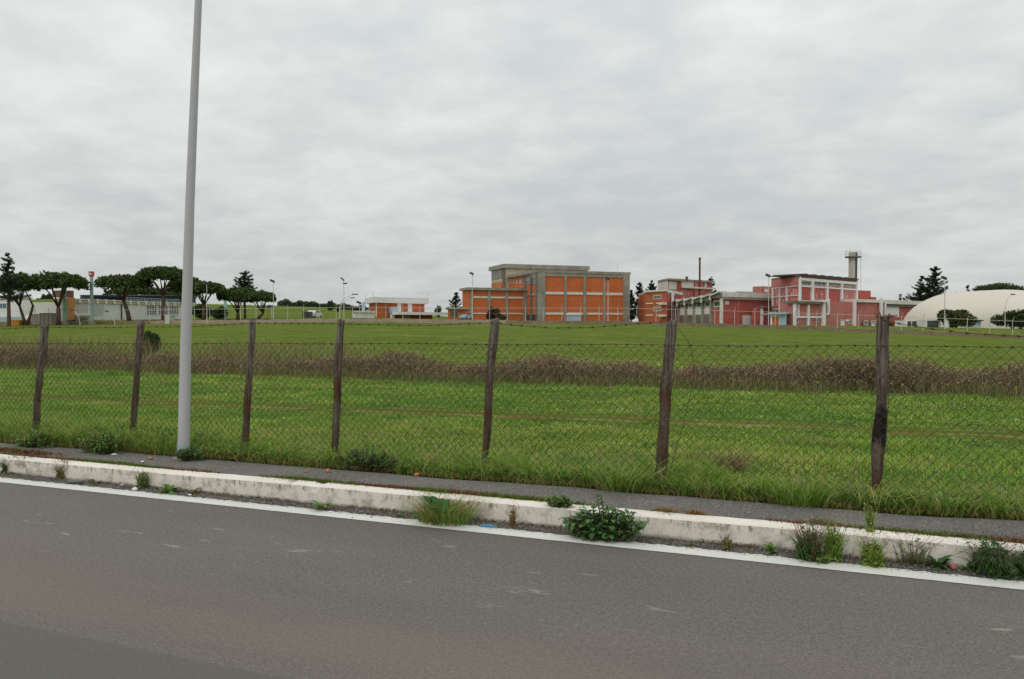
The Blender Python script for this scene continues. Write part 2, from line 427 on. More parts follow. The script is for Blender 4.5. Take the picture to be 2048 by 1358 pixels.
def strip_mb(s0, s1, n0, n1, z, ds=0, jag0=0, jag1=0, seed=0):
    mb = MB(); k = max(1, int((s1 - s0) / ds)) if ds else 1
    r = random.Random(seed); prev = None
    for i in range(k + 1):
        s = s0 + (s1 - s0) * i / k
        a = n0 + jag0 * (r.random() - .5); b_ = n1 + jag1 * (r.random() - .5)
        mb.v += [(s, a, z), (s, b_, z)]
        if i: j = 2 * i; mb.f.append((j - 2, j, j + 1, j - 1))
    return mb
def roadobj(mb, name, mat, label, kind='structure', smooth=False):
    o = mb.build(name, mat, smooth=smooth); o.rotation_euler.z = RA; return tag(o, label, kind=kind)
roadobj(strip_mb(-400, 400, -4.6, 5.58, 0), 'road', M['road'], 'brown grey asphalt road with a dark older lane')
def gutter_mat(name, c1, c2, c3, c4, sc=60):
    m, t, b = newmat(name); b.inputs['Roughness'].default_value = .95; b.inputs['Specular IOR Level'].default_value = .15
    geo = N(t, 'ShaderNodeTexCoord').outputs['Object']
    c = mixc(t, ramp(t, tnoise(t, 1.3, 4, .6, geo), [(.35, 0.0), (.65, 1.0)]), c1, c2)
    v = N(t, 'ShaderNodeTexVoronoi'); v.inputs['Scale'].default_value = sc; t.links.new(geo, v.inputs[0])
    g = N(t, 'ShaderNodeSeparateColor'); t.links.new(v.outputs['Color'], g.inputs[0])
    c = mixc(t, ramp(t, g.outputs[0], [(.0, .55), (.3, 0.0)]), c, c3)
    c = mixc(t, ramp(t, g.outputs[1], [(.72, 0.0), (.95, .7)]), c, c4)
    t.links.new(c, b.inputs['Base Color']); bump(t, b, v.outputs['Distance'], .7, .006)
    return m
M['gutter'] = gutter_mat('gutter_grit', (.085, .075, .065), (.12, .105, .09), (.04, .035, .03), (.26, .24, .21), 70)
M['pave'] = gutter_mat('old_pavement_asphalt', (.135, .128, .118), (.175, .163, .145), (.062, .058, .053), (.31, .29, .26), 85)
roadobj(strip_mb(-60, 40, 5.50, 5.80, .002, .06, 0, 0), 'gutter', M['gutter'], 'gritty dark strip between white line and kerb')
def line_mat():
    m, t, b = newmat('worn_line_paint'); b.inputs['Roughness'].default_value = .7
    geo = N(t, 'ShaderNodeTexCoord').outputs['Object']; sp = N(t, 'ShaderNodeSeparateXYZ'); t.links.new(geo, sp.inputs[0])
    c = mixc(t, tnoise(t, 3, 4, .6, geo), (.74, .74, .68), (.62, .62, .57))
    e = N(t, 'ShaderNodeMapRange'); e.inputs[1].default_value = 5.43; e.inputs[2].default_value = 5.60; e.inputs[3].default_value = -.14; e.inputs[4].default_value = .17
    t.links.new(sp.outputs[1], e.inputs[0])
    f = math_n(t, 'ADD', tnoise(t, 55, 3, .8, geo), e.outputs[0])
    c = mixc(t, ramp(t, f, [(.60, 0.0), (.66, .85)]), c, (.16, .15, .13))
    t.links.new(c, b.inputs['Base Color']); return m
M['line'] = line_mat()
roadobj(strip_mb(-60, 40, 5.40, 5.575, .004, .035, .006, .035, 4), 'road_line', M['line'], 'solid white edge line, speckled on its kerb side')
# kerb
def kerb_mat():
    m, t, b = newmat('whitewashed_kerb'); b.inputs['Roughness'].default_value = .85
    geo = N(t, 'ShaderNodeTexCoord').outputs['Object']; sp = N(t, 'ShaderNodeSeparateXYZ'); t.links.new(geo, sp.inputs[0])
    c = mixc(t, ramp(t, tnoise(t, 2.2, 5, .6, geo), [(.35, 0.0), (.68, 1.0)]), (.84, .79, .71), (.74, .69, .61))
    nm = N(t, 'ShaderNodeNewGeometry'); sn = N(t, 'ShaderNodeSeparateXYZ'); t.links.new(nm.outputs['Normal'], sn.inputs[0])
    side = ramp(t, sn.outputs[2], [(.2, 1.0), (.75, 0.0)])
    dirt = ramp(t, tnoise(t, 9, 6, .75, geo, stretch=(1, 1, .9)), [(.48, 0.0), (.62, .75)])
    mot = ramp(t, tnoise(t, 1.1, 4, .6, geo), [(.35, .25), (.6, 1.0)])
    c = mixc(t, math_n(t, 'MULTIPLY', side, math_n(t, 'MULTIPLY', dirt, mot)), c, (.30, .27, .22))
    run = ramp(t, tnoise(t, 24, 4, .7, geo, stretch=(1, 1, .35)), [(.53, 0.0), (.64, .85)])
    up = ramp(t, sp.outputs[2], [(.085, 0.0), (.125, 1.0), (.150, .8)])
    c = mixc(t, math_n(t, 'MULTIPLY', side, math_n(t, 'MULTIPLY', run, up)), c, (.13, .10, .07))
    low = ramp(t, math_n(t, 'ADD', sp.outputs[2], math_n(t, 'MULTIPLY', tnoise(t, 14, 4, .7, geo), .05)), [(.030, 1.0), (.055, 0.0)])
    c = mixc(t, math_n(t, 'MULTIPLY', low, .7), c, (.13, .11, .085))
    c = mixc(t, math_n(t, 'MULTIPLY', side, .12), c, (.42, .34, .27))
    crk = ramp(t, tnoise(t, 5, 5, .7, geo, stretch=(1, 2, 2), dist=1.5), [(.497, 0.0), (.502, 1.0), (.507, 0.0)])
    c = mixc(t, math_n(t, 'MULTIPLY', crk, math_n(t, 'MULTIPLY', mot, .5)), c, (.16, .14, .11))
    t.links.new(c, b.inputs['Base Color']); bump(t, b, tnoise(t, 40, 4, .7, geo), .4, .006)
    return m
M['kerb'] = kerb_mat()
mb = MB(); ds = .05; s = -45.0; joints = []
jx, _ = toL(at_z(585, 985, .16)); 
for k in range(-20, 20): joints.append(jx + k * 4.05)
ring = None; r = random.Random(3)
while s < 25:
    w = (vn(s * 1.3, 2.0, 5) - .5) * .02; w2 = (vn(s * 7, 1.0, 8) - .5) * .022; zt = .162 + (vn(s * .7, 4.0, 2) - .5) * .008
    dj = min(abs(s - j) for j in joints); g = max(0, 1 - dj / .06) * (.022 if abs(s - jx) < .2 else .006)
    pf = float(vn(s * 9, 3.0, 6)) * .006
    prof = [(5.755 + pf, -.02), (5.758 + w * .3 + pf, .09), (5.762 + w * .4 + g, zt - .012 - g * .5), (5.774 + w * .4 + g, zt - g), (5.91 + w + w2, zt + .002 - g), (5.93 + w + w2, zt - .03), (5.93 + w, 0)]
    i = len(mb.v); mb.v += [(s, a, z) for a, z in prof]
    if ring is not None:
        for k in range(len(prof) - 1): mb.f.append((ring + k, i + k, i + k + 1, ring + k + 1))
    ring = i; s += ds
roadobj(mb, 'curb', M['kerb'], 'white painted concrete kerb with dark stains')
# pavement
mb = MB(); ring = None; s = -45.0; rr = random.Random(9)
while s < 25:
    i = len(mb.v)
    e = 6.60 + (float(fbm(s * .8, 1.0, 4)) - .5) * .25 + .14 * float(ss(-8, -14, s)) + .10 * float(ss(2, 5, s))
    for k in range(8):
        n_ = 5.92 + (e - 5.92) * k / 7
        mb.v.append((s, n_, .148 + (float(vn(s * 2, n_ * 3, 3)) - .5) * .012 + .012 * k / 7 - (.02 if k == 7 else 0)))
    if ring is not None:
        for k in range(7): mb.f.append((ring + k, i + k, i + k + 1, ring + k + 1))
    ring = i; s += .12
roadobj(mb, 'sidewalk', M['pave'], 'narrow rough grey asphalt pavement', smooth=True)

# ------------------------------------------------------------------ scattered vegetation (arrays)
def blades(P, h, w, lean, az, col, tipcol=None, rng=RNG):
    """P (n,3) base; returns V, quads, tris, colours.  Each blade bends over in direction az."""
    n = len(P); fx = rng.uniform(0, 2 * math.pi, n)
    side = np.stack([np.cos(fx), np.sin(fx), np.zeros(n)], -1) * (w[:, None] / 2)
    ld = np.stack([np.cos(az), np.sin(az), np.zeros(n)], -1)
    up = np.array([0, 0, 1.0])
    mid = P + up * (h * .55)[:, None] + ld * (lean * h * .22)[:, None]
    q3 = P + up * (h * .88)[:, None] + ld * (lean * h * .6)[:, None]
    tip = P + up * (h * (1 - .25 * lean))[:, None] + ld * (lean * h * 1.1)[:, None]
    V = np.stack([P - side, P + side, mid - side * .9, mid + side * .9, q3 - side * .55, q3 + side * .55, tip], 1).reshape(-1, 3)
    b = np.arange(n)[:, None] * 7
    Q = np.concatenate([b + np.array([[0, 1, 3, 2]]), b + np.array([[2, 3, 5, 4]])], 0)
    T = b + np.array([[4, 5, 6]])
    c = np.repeat(col[:, None, :], 7, 1)
    if tipcol is not None: c[:, 5:, :] = tipcol[:, None, :]
    return V, Q, T, c.reshape(-1, 3)
def blade_obj(name, args, mat, parent=None, loc=None):
    V, Q, T, c = args
    return npmesh(name, V, Q, 4, mat, parent, c, loc, extra=[T])
G_ = [np.array(c) for c in ((.28, .46, .065), (.36, .51, .10), (.14, .30, .042), (.40, .46, .14), (.52, .49, .22))]
def gcol(n, p=(.38, .27, .2, .11, .04), rng=RNG, var=.18):
    k = rng.choice(5, n, p=p); c = np.array(G_)[k]
    return c * rng.uniform(1 - var, 1 + var, (n, 1)) * rng.uniform(.93, 1.07, (n, 3))
def cvar(base, n, rng, v=.25, hue=.1):
    return np.array(base)[None, :] * rng.uniform(1 - v, 1 + v, (n, 1)) * rng.uniform(1 - hue, 1 + hue, (n, 3))
def LP(s, n):
    x = UR.x * s + NR.x * n; y = UR.y * s + NR.y * n
    return np.stack([x, y, ground(x, y) - .01], -1)
def path_gap(s, n):
    cen = n - .06 * s - 12.55
    return (cen > -.55) & (cen < .50)
parts = []
def field_grass(name, n0, n1, s0, s1, cnt, h0, h1, w0, label, seed):
    rng = np.random.default_rng(seed)
    n = rng.uniform(n0, n1, cnt); s = rng.uniform(s0, s1, cnt)
    # keep only what a camera near ours could see
    x = UR.x * s + NR.x * n; y = UR.y * s + NR.y * n
    k = (y > 2) & (np.abs(x / y) < .86) & ~(path_gap(s, n) & (rng.random(cnt) < .80))
    d = fbm(x * .8, y * .8, seed); k &= rng.random(cnt) < (.25 + 1.3 * d) * (1 - ss(26, 42, n))
    s, n, d = s[k], n[k], d[k]; m = len(s)
    big = fbm(s * .33, n * .75, 21)
    h = rng.uniform(h0, h1, m) * (.65 + .9 * ss(.52, .68, fbm(s * .9, n * 1.6, 19))) * (.10 + .7 * d + .8 * fbm(x[k] * 5, y[k] * 5, seed + 4, 2)) ; w = rng.uniform(.6, 1.3, m) * w0
    dryk = (rng.random(m) < .28 * (1 - ss(7.5, 9.5, n)) * 2 * d)
    cenp = n - .06 * s - 12.55; h = h * (1 - .6 * ss(-1.8, -.6, cenp) * (1 - ss(.5, .7, cenp)))
    c = gcol(m, rng=rng); c = np.where(dryk[:, None], cvar((.44, .38, .2), m, rng, .2), c); patch = np.clip((big - .5) * 3.2, -1, 1)[:, None]
    c = c * np.where(patch > 0, 1 + patch * np.array([.42, .12, .3]), 1 + patch * np.array([.48, .28, .25]))
    p2 = np.clip((fbm(s * 1.3, n * 1.9, 77) - .52) * 5, -1, 1)[:, None]; c = c * (1 + p2 * np.array([.22, .13, .16]))
    yk = (fbm(s * .7, n * 1.5, 87) > .60) & (rng.random(m) < .30); c = np.where(yk[:, None], cvar((.40, .36, .15), m, rng, .2), c)
    P = LP(s, n)
    o = blade_obj(name, blades(P, h, w, rng.uniform(.1, .9, m), rng.uniform(0, 6.28, m), c, rng=rng), M['grass'])
    return tag(o, label, kind='stuff')
field_grass('meadow_grass', 7.0, 11.0, -16, 9, 170000, .03, .085, .0095, 'short bright green grass just beyond the wire fence', 11)
field_grass('meadow_grass', 11.0, 20.2, -34, 14, 190000, .03, .075, .017, 'short green grass between footpath and brambles', 12)
field_grass('meadow_grass', 21.8, 42, -60, 32, 60000, .03, .07, .04, 'short green grass on the field beyond the brambles', 13)

# low dark broadleaf clumps in the meadow
def leafcloud(P, size, col, rng, flat=.0, asp=1.0):
    """diamond leaves at points P with random orientation"""
    n = len(P)
    a = rng.normal(size=(n, 3)); a[:, 2] *= (1 - flat); a /= np.linalg.norm(a, axis=1)[:, None]
    b = rng.normal(size=(n, 3)); b[:, 2] *= (1 - flat); b -= (b * a).sum(1)[:, None] * a; b /= np.linalg.norm(b, axis=1)[:, None]
    sz = size[:, None]
    V = np.stack([P - a * sz * asp, P + b * sz * .5, P + a * sz * asp, P - b * sz * .5], 1).reshape(-1, 3)
    Q = np.arange(n)[:, None] * 4 + np.array([[0, 1, 2, 3]])
    return V, Q, np.repeat(col, 4, 0)
rng = np.random.default_rng(31); Vs, Qs, Cs = [], [], []; base = 0
spots = [(-1, 770, 700)]
for i in range(60):
    n = rng.uniform(8.5, 19.5); s = rng.uniform(-.95 * n, .42 * n); rad = rng.uniform(.08, .24); k = int(50 * rad / .2)
    a = rng.uniform(0, 6.28, k); q = np.sqrt(rng.random(k)) * rad
    P = LP(s + np.cos(a) * q * 1.5, n + np.sin(a) * q); P[:, 2] += rng.uniform(.01, .08, k) * (1 - q / rad * .6)
    v, f, c = leafcloud(P, rng.uniform(.02, .04, k), cvar((.10, .22, .035), k, rng), rng, .5)
    Vs.append(v); Qs.append(f + base); Cs.append(c); base += len(v)
o = npmesh('low_clover_weeds', np.concatenate(Vs), np.concatenate(Qs), 4, M['leaf'], None, np.concatenate(Cs)); tag(o, 'darker low leafy weeds dotted through the meadow', kind='stuff')

def clover(n0, n1, s0, s1, cnt, lz, seed, label):
    rng = np.random.default_rng(seed); n = rng.uniform(n0, n1, cnt); s = rng.uniform(s0, s1, cnt)
    x = UR.x * s + NR.x * n; y = UR.y * s + NR.y * n
    k = (np.abs(x / y) < .84) & ~path_gap(s, n) & (rng.random(cnt) < 1.6 * fbm(x * 2.5, y * 2.5, seed) - .15)
    s, n = s[k], n[k]; m = len(s); P = LP(s, n); P[:, 2] += rng.uniform(.015, .065, m)
    pal = np.array([(.21, .40, .07), (.33, .48, .13), (.09, .21, .035), (.46, .50, .24)])[rng.choice(4, m, p=(.33, .24, .28, .15))]
    pal = pal * (1 + np.clip((fbm(s * 1.3, n * 1.9, 77) - .52) * 5, -1, 1)[:, None] * np.array([.22, .15, .16]))
    v, f, c = leafcloud(P, rng.uniform(.5, 1.4, m) * lz, pal * rng.uniform(.75, 1.25, (m, 1)), rng, .35, .9)
    tag(npmesh('meadow_herbs', v, f, 4, M['grass'], None, c), label, kind='stuff')
clover(6.9, 11.5, -17, 9, 60000, .013, 15, 'small broad leaved herbs mixed into the nearer grass')
clover(11.5, 20.4, -34, 14, 70000, .021, 16, 'small broad leaved herbs mixed into the grass past the footpath')

# verge: long unkempt grass at the foot of the fence
def verge(seed):
    rng = np.random.default_rng(seed); V, Q, T, Cc = [], [], [], []; off = 0
    def add(s, n, h, w, lean, az, c, tip=None):
        nonlocal off
        v, q, t, cc = blades(LP(s, n) + np.array([0, 0, .015]), h, w, lean, az, c, tip, rng)
        V.append(v); Q.append(q + off); T.append(t + off); Cc.append(cc); off += len(v)
    m = 62000
    s = rng.uniform(-18, 8, m); e = 6.60 + (fbm(s * .8, np.full(m, 1.0), 4) - .5) * .25 + .14 * ss(-8, -14, s) + .10 * ss(2, 5, s)
    n = e + rng.gamma(1.6, .20, m)
    d = fbm(s * 1.7, n * 1.5, 41)
    lf = 1 + .9 * ss(-3, -8, s); h = rng.uniform(.03, .15, m) * (.45 + 1.3 * d) * lf; cc_ = gcol(m, (.26, .2, .3, .13, .11), rng) * .92; add(s, n, h, rng.uniform(.004, .010, m), rng.uniform(.2, 1.5, m), rng.uniform(0, 6.28, m), cc_, cc_ * np.array([1.25, 1.12, 1.2]))
    # tussocks
    for i in range(150):
        cs = rng.uniform(-16, 6.5); ce = 6.72 + (float(fbm(cs * .8, 1.0, 4)) - .5) * .25 + .14 * float(ss(-8, -14, cs)) + .10 * float(ss(2, 5, cs))
        cn = ce + abs(rng.normal(0, .13)); k = rng.integers(50, 120); R = rng.uniform(.05, .14)
        big = 1.25 if -3.2 < cs < 2.6 else .95
        a = rng.uniform(0, 6.28, k); q = np.sqrt(rng.random(k)) * R
        tone = rng.choice([0, 1, 2], p=[.42, .33, .25])
        p = [(.42, .25, .2, .1, .03), (.2, .2, .4, .12, .08), (.12, .12, .06, .35, .35)][tone]
        h = rng.uniform(.06, .24, k) * big * rng.uniform(.5, 1.35)
        az = a + RA + rng.normal(0, .5, k); toroad = math.atan2(-NR.y, -NR.x) + rng.normal(0, .6, k)
        az = np.where(rng.random(k) < .45, toroad, az)
        cc_ = gcol(k, p, rng) * .85; h = h * (.55 if abs(cs - 1.05) < .35 else 1); add(cs + np.cos(a) * q, cn + np.sin(a) * q, h, rng.uniform(.005, .012, k), rng.uniform(.5, 2.1, k), az, cc_, cc_ * np.array([1.4, 1.2, 1.4]))
    return blade_obj('verge_grass', (np.concatenate(V), np.concatenate(Q), np.concatenate(T), np.concatenate(Cc)), M['grass'])
tag(verge(51), 'long unkempt verge grass along the foot of the wire fence', kind='stuff')
rng = np.random.default_rng(56); m = 26000
s = rng.uniform(-17, 7, m); e = 6.62 + (fbm(s * .8, np.full(m, 1.0), 4) - .5) * .25 + .14 * ss(-8, -14, s) + .10 * ss(2, 5, s)
n = e + rng.gamma(1.4, .10, m); k = rng.random(m) < np.clip(2.6 * fbm(s * 1.4, n * 2, 57) - .85, 0, 1); s, n = s[k], n[k]; m = len(s)
P = LP(s, n); P[:, 2] = np.maximum(P[:, 2], .15) + rng.uniform(.0, .13, m) * (.4 + fbm(s * 1.1, s * 0, 58)) * (1 + .9 * ss(-3, -8, s))
pal = np.array([(.11, .23, .04), (.07, .15, .03), (.20, .32, .06), (.26, .18, .08)])[rng.choice(4, m, p=(.42, .3, .2, .08))]
v, f, c = leafcloud(P, rng.uniform(.5, 1.4, m) * .020, pal * rng.uniform(.7, 1.3, (m, 1)), rng, .3, 1.1)
tag(npmesh('verge_weeds', v, f, 4, M['leaf'], None, c), 'low mixed leafy weeds filling the fringe below the fence', kind='stuff')
# dry thatch litter and straw at the pavement edge
rng = np.random.default_rng(61); m = 3800
s = rng.uniform(-17, 7, m); e = 6.56 + (fbm(s * .8, np.full(m, 1.0), 4) - .5) * .25 + .14 * ss(-8, -14, s) + .10 * ss(2, 5, s)
n = e + rng.normal(.02, .04, m); P = LP(s, n); P[:, 2] = .168
st = blades(P, rng.uniform(.015, .05, m), rng.uniform(.004, .008, m), rng.uniform(1.2, 2.6, m), rng.uniform(0, 6.28, m), cvar((.30, .20, .09), m, rng, .4))
tag(blade_obj('dry_thatch', st, M['grass']), 'brown dead grass on the pavement edge', kind='stuff')

# moss and tiny weeds on the inner edge of the kerb
rng = np.random.default_rng(71); m = 30000
s = rng.uniform(-14, 6, m); d = fbm(s * .9, np.full(m, 3.0), 17); keep = rng.random(m) < np.clip((d - .40) * 4.5, 0, 1) * (.25 + .75 * ss(-9, -6, s))
s = s[keep]; d = d[keep]; m = len(s)
n = 5.925 + rng.normal(0, .020, m) + .035 * (d - .45) * rng.normal(1, 1, m)
P = LP(s, n); P[:, 2] = .152
hot = fbm(s * 1.5, np.full(m, 9.0), 27)
c = np.where((hot > .6)[:, None], cvar((.22, .10, .045), m, rng, .3), cvar((.15, .185, .035), m, rng, .3))
tag(blade_obj('kerb_moss', blades(P, rng.uniform(.008, .035, m) * (.6 + d), rng.uniform(.004, .010, m), rng.uniform(.3, 1.4, m), rng.uniform(0, 6.28, m), c), M['grass']),
    'yellow green moss and small weeds creeping over the kerb top', kind='stuff')

# grit in the gutter
def pebbles(name, cnt, s0, s1, n0, n1, z, r0, r1, mat, seed, label):
    rng = np.random.default_rng(seed); base = np.array([(1, 0, 0), (-.8, .1, 0), (0, 1, .1), (.1, -.9, 0), (0, 0, .7), (0, 0, -.4)])
    tri = np.array([(0, 2, 4), (2, 1, 4), (1, 3, 4), (3, 0, 4), (2, 0, 5), (1, 2, 5), (3, 1, 5), (0, 3, 5)])
    s = rng.uniform(s0, s1, cnt); n = rng.uniform(n0, n1, cnt); r = rng.uniform(r0, r1, cnt) * rng.uniform(.4, 1, cnt)
    a = rng.uniform(0, 6.28, cnt); B = base[None] * rng.uniform(.7, 1.3, (cnt, 6, 1))
    bx = B[..., 0] * np.cos(a)[:, None] - B[..., 1] * np.sin(a)[:, None]; by = B[..., 0] * np.sin(a)[:, None] + B[..., 1] * np.cos(a)[:, None]
    x = UR.x * s + NR.x * n; y = UR.y * s + NR.y * n
    V = np.stack([x[:, None] + bx * r[:, None], y[:, None] + by * r[:, None], z + B[..., 2] * r[:, None] + .002], -1).reshape(-1, 3)
    T = (np.arange(cnt)[:, None, None] * 6 + tri[None]).reshape(-1, 3)
    g = rng.uniform(.06, .42, cnt)[:, None] * np.array([[1, .93, .82]]); g = np.repeat(g, 6, 0)
    return tag(npmesh(name, V, T, 3, M['twig'], None, g), label, kind='stuff')
pebbles('gutter_gravel', 5200, -14, 6, 5.57, 5.755, .006, .003, .012, M['stone'], 81, 'loose grit and pebbles lying along the kerb foot')
pebbles('pavement_grit', 1500, -14, 6, 5.95, 6.6, .165, .002, .006, M['stone'], 82, 'fine loose grit on the pavement')
ps, pn = toL(at_z(22, 902, .16)); rng = np.random.default_rng(84); m = 2500; s = ps + rng.normal(0, .30, m); n = pn + rng.normal(0, .045, m); P = LP(s, n); P[:, 2] = .168
v, f, c = leafcloud(P, rng.uniform(.006, .02, m), cvar((.17, .085, .04), m, rng, .4), rng, .7)
tag(npmesh('dirt', v, f, 4, M['twig'], None, c), 'brown earth and dead leaves swept onto the pavement', kind='stuff')
rng = np.random.default_rng(83); m = 2600
s = rng.uniform(-14, 6, m); n = 5.752 - rng.gamma(1.2, .018, m); P = LP(s, n); P[:, 2] = .006
kk = fbm(s * 2, np.full(m, 2.0), 33) > .47; P, m = P[kk], int(kk.sum())
tag(blade_obj('gutter_moss', blades(P, rng.uniform(.008, .03, m), rng.uniform(.004, .009, m), rng.uniform(.5, 2, m), rng.uniform(0, 6.28, m),
    np.where(rng.random((m, 1)) < .45, cvar((.12, .13, .04), m, rng), cvar((.16, .09, .05), m, rng))), M['grass']), 'brown and green moss in the crack below the kerb', kind='stuff')

# ------------------------------------------------------------------ bramble strip
def bramble_pts(s, n, H, k, rng, depth):
    a = rng.uniform(0, 1, k); return a
def bramble(name, s0, s1, nf, dep, hf, cnt_t, cnt_l, seed, greens=.55, browncol=(.26, .195, .115)):
    """thin twigs plus small leaves filling a mound along the strip"""
    rng = np.random.default_rng(seed)
    def shape(k):
        s = rng.uniform(s0, s1, k); v = rng.uniform(-1, 1, k); n = nf(s) + dep * .5 * (1 + v)
        top = hf(s) * np.sqrt(np.clip(1 - np.abs(v) ** 2.4, 0, 1)) * (.72 + .5 * fbm(s * 2.2, n * 2.2, seed))
        return s, n, top
    s, n, top = shape(cnt_t); P = LP(s, n); z0 = rng.uniform(0, .55, cnt_t) * top; P[:, 2] += z0
    h = (top - z0) * rng.uniform(.5, 1.15, cnt_t)
    c = cvar(browncol, cnt_t, rng, .35, .1); pale = rng.random(cnt_t) < .30
    c = np.where(pale[:, None], cvar((.36, .30, .21), cnt_t, rng, .2), c)
    tw = blades(P, np.maximum(h, .05), rng.uniform(.006, .016, cnt_t), rng.uniform(.1, 1.3, cnt_t), rng.uniform(0, 6.28, cnt_t), c, None, rng)
    s, n, top = shape(cnt_l); P = LP(s, n); f = rng.beta(1.6, 1.1, cnt_l); P[:, 2] += f * top
    gn = (rng.random(cnt_l) < greens * (1.25 - f) * 2 * fbm(s * .5, n, seed + 3)) 
    c = np.where(gn[:, None], cvar((.10, .14, .04), cnt_l, rng, .35), cvar((.28, .20, .11), cnt_l, rng, .4))
    lv = leafcloud(P, rng.uniform(.02, .045, cnt_l), c, rng)
    V = np.concatenate([tw[0], lv[0]]); Q = np.concatenate([tw[1], lv[1] + len(tw[0])]); Cc = np.concatenate([tw[3], lv[2]])
    return npmesh(name, V, Q, 4, M['twig'], None, Cc, extra=[tw[2]])
bn = lambda s: 20.3 + .55 * (fbm(s * .7, s * 0 + 2, 16) - .5) + 1.5 * (fbm(s * .12, s * 0 + 2, 6) - .5) + .05 * np.maximum(s, 0)
def bh(s):
    return .26 + .82 * fbm(s * .42, s * 0 + 5, 91, 4) + .32 * ss(4.5, 9, s)
o = bramble('bramble_thicket', -34, 15, bn, 2.0, bh, 62000, 70000, 101); tag(o, 'brown winter bramble thicket running across the field', kind='stuff')
ml = at_z(1700, 765, -.02); ms, mn_ = toL(ml)
o = bramble('bramble_bush', ms - 1.25, ms + 1.35, lambda s: bn(s) - .35, 1.9, lambda s: .78 * np.sqrt(np.clip(1 - ((s - ms - .05) / 1.35) ** 2, 0.02, 1)), 7000, 11000, 102, .6, (.13, .085, .055))
tag(o, 'dark rounded bramble mound standing above the brown thicket', 'bush')
# dried grasses at the front of the thicket
rng = np.random.default_rng(103); m = 26000; s = rng.uniform(-34, 15, m); n = bn(s) + rng.normal(-.3, .5, m)
kk = rng.random(m) < 2 * fbm(s * .8, n, 66) - .5; s, n = s[kk], n[kk]; m = len(s)
P = LP(s, n); c = np.where(rng.random((m, 1)) < .5, cvar((.30, .26, .13), m, rng), cvar((.13, .17, .04), m, rng))
tag(blade_obj('dry_meadow_grass', blades(P, rng.uniform(.08, .36, m), rng.uniform(.008, .018, m), rng.uniform(.1, .8, m), rng.uniform(0, 6.28, m), c), M['grass']), 'straw coloured grass at the foot of the brambles', kind='stuff')
# dead stalks at the left end, rising above the brambles
rng = np.random.default_rng(104); m = 5200; s = rng.uniform(-34, -14.5, m); n = bn(s) + rng.uniform(1.2, 4.2, m)
P = LP(s, n); dens = fbm(s * .5, n * .5, 8); k = dens > .42; P = P[k]; m = len(P)
tag(blade_obj('dry_weed_stalks', blades(P, rng.uniform(.3, 1.25, m), rng.uniform(.008, .02, m), rng.uniform(.05, .5, m), rng.uniform(0, 6.28, m), cvar((.26, .22, .11), m, rng, .3)), M['twig']), 'tall dead weed stalks behind the brambles', kind='stuff')

# ------------------------------------------------------------------ bushes and trees
def ellip_pts(c, r, k, rng, shell=.45, up=False):
    d = rng.normal(size=(k, 3)); d /= np.linalg.norm(d, axis=1)[:, None]
    if up: d[:, 2] = np.where(d[:, 2] < -.55, -d[:, 2] * .5, d[:, 2])
    q = (shell + (1 - shell) * rng.random(k)) ** .6
    return np.array(c)[None] + d * np.array(r)[None] * q[:, None]
def make_bush(name, label, cat, loc, rx, ry, h, col, cnt, leaf, seed, group=None, lobes=9, twigs=True):
    t = thing(name, label, cat, loc, group); rng = np.random.default_rng(seed); P = []
    for i in range(lobes):
        a = rng.uniform(0, 6.28); q = math.sqrt(rng.random()) * .6
        zc = rng.uniform(.35, .72) * h * (1 - .4 * q)
        P.append(ellip_pts((loc[0] + math.cos(a) * q * rx, loc[1] + math.sin(a) * q * ry, loc[2] + zc), (rx * rng.uniform(.3, .5), ry * rng.uniform(.3, .5), h * rng.uniform(.24, .38)), cnt // lobes, rng, .3))
    P = np.concatenate(P); P[:, 2] = np.maximum(P[:, 2], loc[2] + .02)
    v, f, c = leafcloud(P, rng.uniform(.6, 1.3, len(P)) * leaf, cvar(col, len(P), rng, .35), rng)
    npmesh('foliage', v, f, 4, M['tree'], t, c)
    if twigs:
        mb = MB()
        for i in range(8):
            a = rng.uniform(0, 6.28); mb.tube([(loc[0], loc[1], loc[2] - .1), (loc[0] + math.cos(a) * rx * .35, loc[1] + math.sin(a) * ry * .35, loc[2] + h * .75)], [.035 * h, .012 * h], 5)
        mb.build('stem', M['bark'], t)
    return t
def gp(px, Y, dz=0):
    x, y = C(px, Y); return (x, y, gz(x, y) + dz)
PINE = (.062, .100, .026); CEDAR = (.035, .058, .028)
